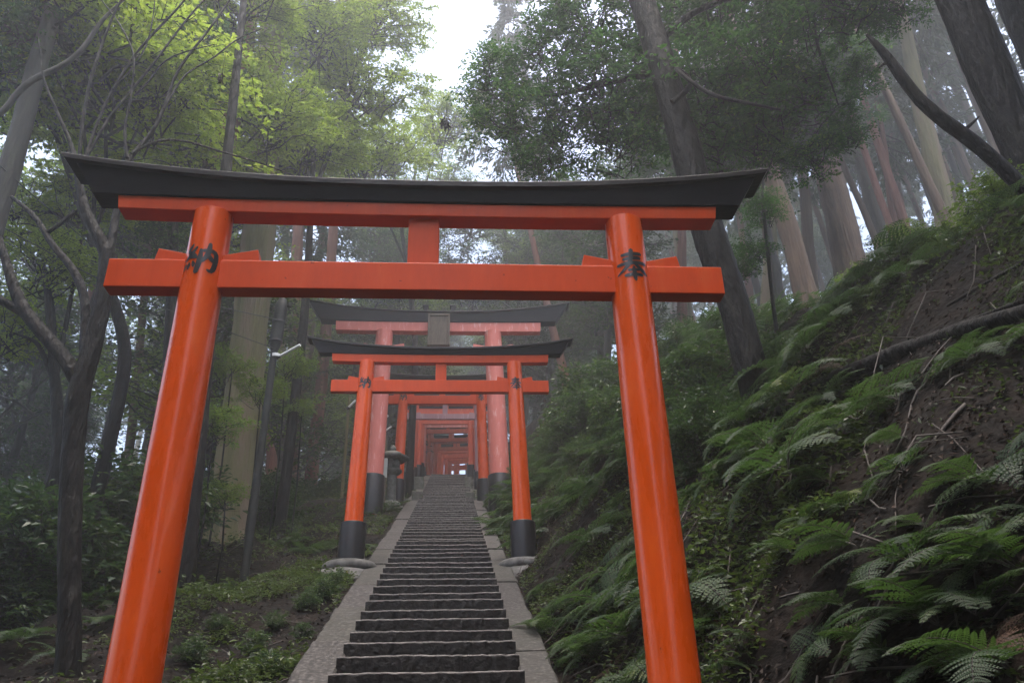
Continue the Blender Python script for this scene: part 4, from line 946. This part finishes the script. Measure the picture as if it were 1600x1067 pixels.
mb = MB(); P = at(431, 556, Yp+.16)-base; tube(mb, [P+np.array([0, 0, -.03]), P+np.array([0, 0, .03])], .086, 12); mb.build('clamp', M['white'], up_)
for lab, b, t, l0, l1, Y in [
    ('thin pale lamp post with a white tube lamp left of the second gate', (533, 790), (546, 620), (545, 636), (556, 625), 26.0),
    ('thin lamp post with a white tube lamp behind the pink gate pillar', (603, 790), (598, 640), (598, 655), (607, 649), 29.0),
    ('lower thin lamp post with a white tube lamp above the stone lantern', (606, 780), (601, 655), (602, 673), (612, 666), 31.0)]:
    B = at(*b, Y); B[2] = gnd(B[0], Y); T = at(*t, Y)
    r = tag(empty('lamp_post', tuple(B)), lab, 'lamp post', 'thin lamp posts up the hill')
    mb = MB(); tube(mb, [(0, 0, -.2), tuple((T-B)*.5), tuple(T-B)], [.055, .05, .045], 10); mb.build('shaft', M['bark_moss'], r)
    lamp_tube(at(*l0, Y-.06), at(*l1, Y-.1), .035, r, B)
ta = at(436, 500, Yp+.1); tb = at(430, 545, Yp+.1)
for lab, pts, Ys, end in [('lower black cable sagging from the left edge to the utility pole', [(-60, 318), (0, 353), (157, 438), (262, 484), (350, 516)], (9.5, 10, 11.6, 12.7, 13.5), tb),
                          ('upper black cable sagging from the left edge to the utility pole', [(-40, 222), (28, 285), (92, 340), (144, 384), (300, 470)], (9.5, 10, 10.7, 11.3, 13), ta)]:
    P = np.array([at(*p, y) for p, y in zip(pts, Ys)]+[end]); P = resample(P, 60); o = P[0].copy(); mb = MB(); tube(mb, P-o, .008, 6)
    ob = mb.build('overhead_cable', M['cable']); ob.location = o; tag(ob, lab, 'cable', 'cables to the utility pole')
# stone lantern
Yl = 23.4; B = at(611, 780, Yl); B[2] = gnd(B[0], Yl)-.02
hl = float(at(610, 700, Yl)[2]-B[2])
ln = tag(empty('stone_lantern', tuple(B)), 'grey stone lantern with a wide cap beside the left pillars of the pink gate', 'stone lantern')
k = hl/1.9
mb = MB(); lathe(mb, [(.36*k, -.1), (.36*k, .12*k), (.28*k, .2*k), (.17*k, .24*k)], n=8); mb.build('base', M['mossy_stone'], ln)
mb = MB(); lathe(mb, [(.15*k, .235*k), (.14*k, .6*k), (.15*k, 1.02*k)], n=16); mb.build('shaft', M['mossy_stone'], ln)
mb = MB(); lathe(mb, [(.16*k, 1.02*k), (.3*k, 1.12*k), (.3*k, 1.2*k)], n=8); mb.build('platform', M['mossy_stone'], ln)
mb = MB()
for a in range(6):
    th = a*math.pi/3+.3; c, s_ = math.cos(th)*.18*k, math.sin(th)*.18*k
    box(mb, c-.05*k, c+.05*k, s_-.05*k, s_+.05*k, 1.2*k, 1.5*k)
lathe(mb, [(.12*k, 1.2*k), (.12*k, 1.5*k)], n=12); mb.build('light_box', M['mossy_stone'], ln)
mb = MB(); lathe(mb, [(.2*k, 1.49*k), (.5*k, 1.53*k), (.52*k, 1.6*k), (.3*k, 1.72*k), (.1*k, 1.8*k)], n=6); cp = mb.build('cap', M['mossy_stone'], ln)
mb = MB(); lathe(mb, [(.06*k, 1.79*k), (.1*k, 1.85*k), (.08*k, 1.93*k), (.01*k, 2.0*k)], n=10); mb.build('finial', M['mossy_stone'], cp)
Yb = 22.9; B = at(600, 775, Yb); B[2] = gnd(B[0], Yb)-.05; t0 = at(595, 716, Yb); t1 = at(603, 746, Yb)
nb_ = tag(empty('notice_board', tuple(B)), 'small pale blank notice board on a post beside the stone lantern', 'notice board')
mb = MB(); box(mb, t0[0]-B[0], t1[0]-B[0]+.03, -.03, 0, t1[2]-B[2], t0[2]-B[2]); mb.build('panel', M['notice'], nb_, bevel=.004)
mb = MB(); box(mb, -.03, .03, .002, .06, -.1, t0[2]-B[2]-.02); mb.build('post', M['old_wood'], nb_, bevel=.004)
for px0, px1, py0, py1, Y, lab in [(644, 660, 770, 800, 24.9, 'squat mossy stone block ending the left kerb halfway up'), (727, 742, 772, 797, 24.9, 'squat mossy stone block ending the right kerb halfway up'), (648, 662, 748, 768, 29.6, 'stone block beside the left edge of the steps further up'), (726, 738, 748, 770, 29.6, 'stone block beside the right edge of the steps further up')]:
    a = at(px0, py0, Y); b = at(px1, py1, Y); z0 = gnd((a[0]+b[0])/2, Y)-.35
    mb = MB(); wx = (b[0]-a[0])/2; box(mb, -wx, wx, -.28, .28, 0, a[2]-z0)
    ob = mb.build('stone_block', M['mossy_stone'], bevel=.03); ob.location = ((a[0]+b[0])/2, Y, z0); tag(ob, lab, 'stone block', 'stone blocks flanking the steps')

# ------------------------------------------------------------------ haze
HZ = 0.0044
mb = MB(); box(mb, -85, 85, -48, 140, -14, 62)
hm = bpy.data.materials.new('mist'); hm.use_nodes = True; t = hm.node_tree
t.nodes.remove(t.nodes['Principled BSDF']); pv = t.nodes.new('ShaderNodeVolumePrincipled')
pv.inputs['Color'].default_value = (.945, .975, .995, 1); pv.inputs['Density'].default_value = HZ; pv.inputs['Anisotropy'].default_value = .7
t.links.new(pv.outputs[0], t.nodes['Material Output'].inputs['Volume'])
tag(mb.build('haze', hm), kind='stuff')
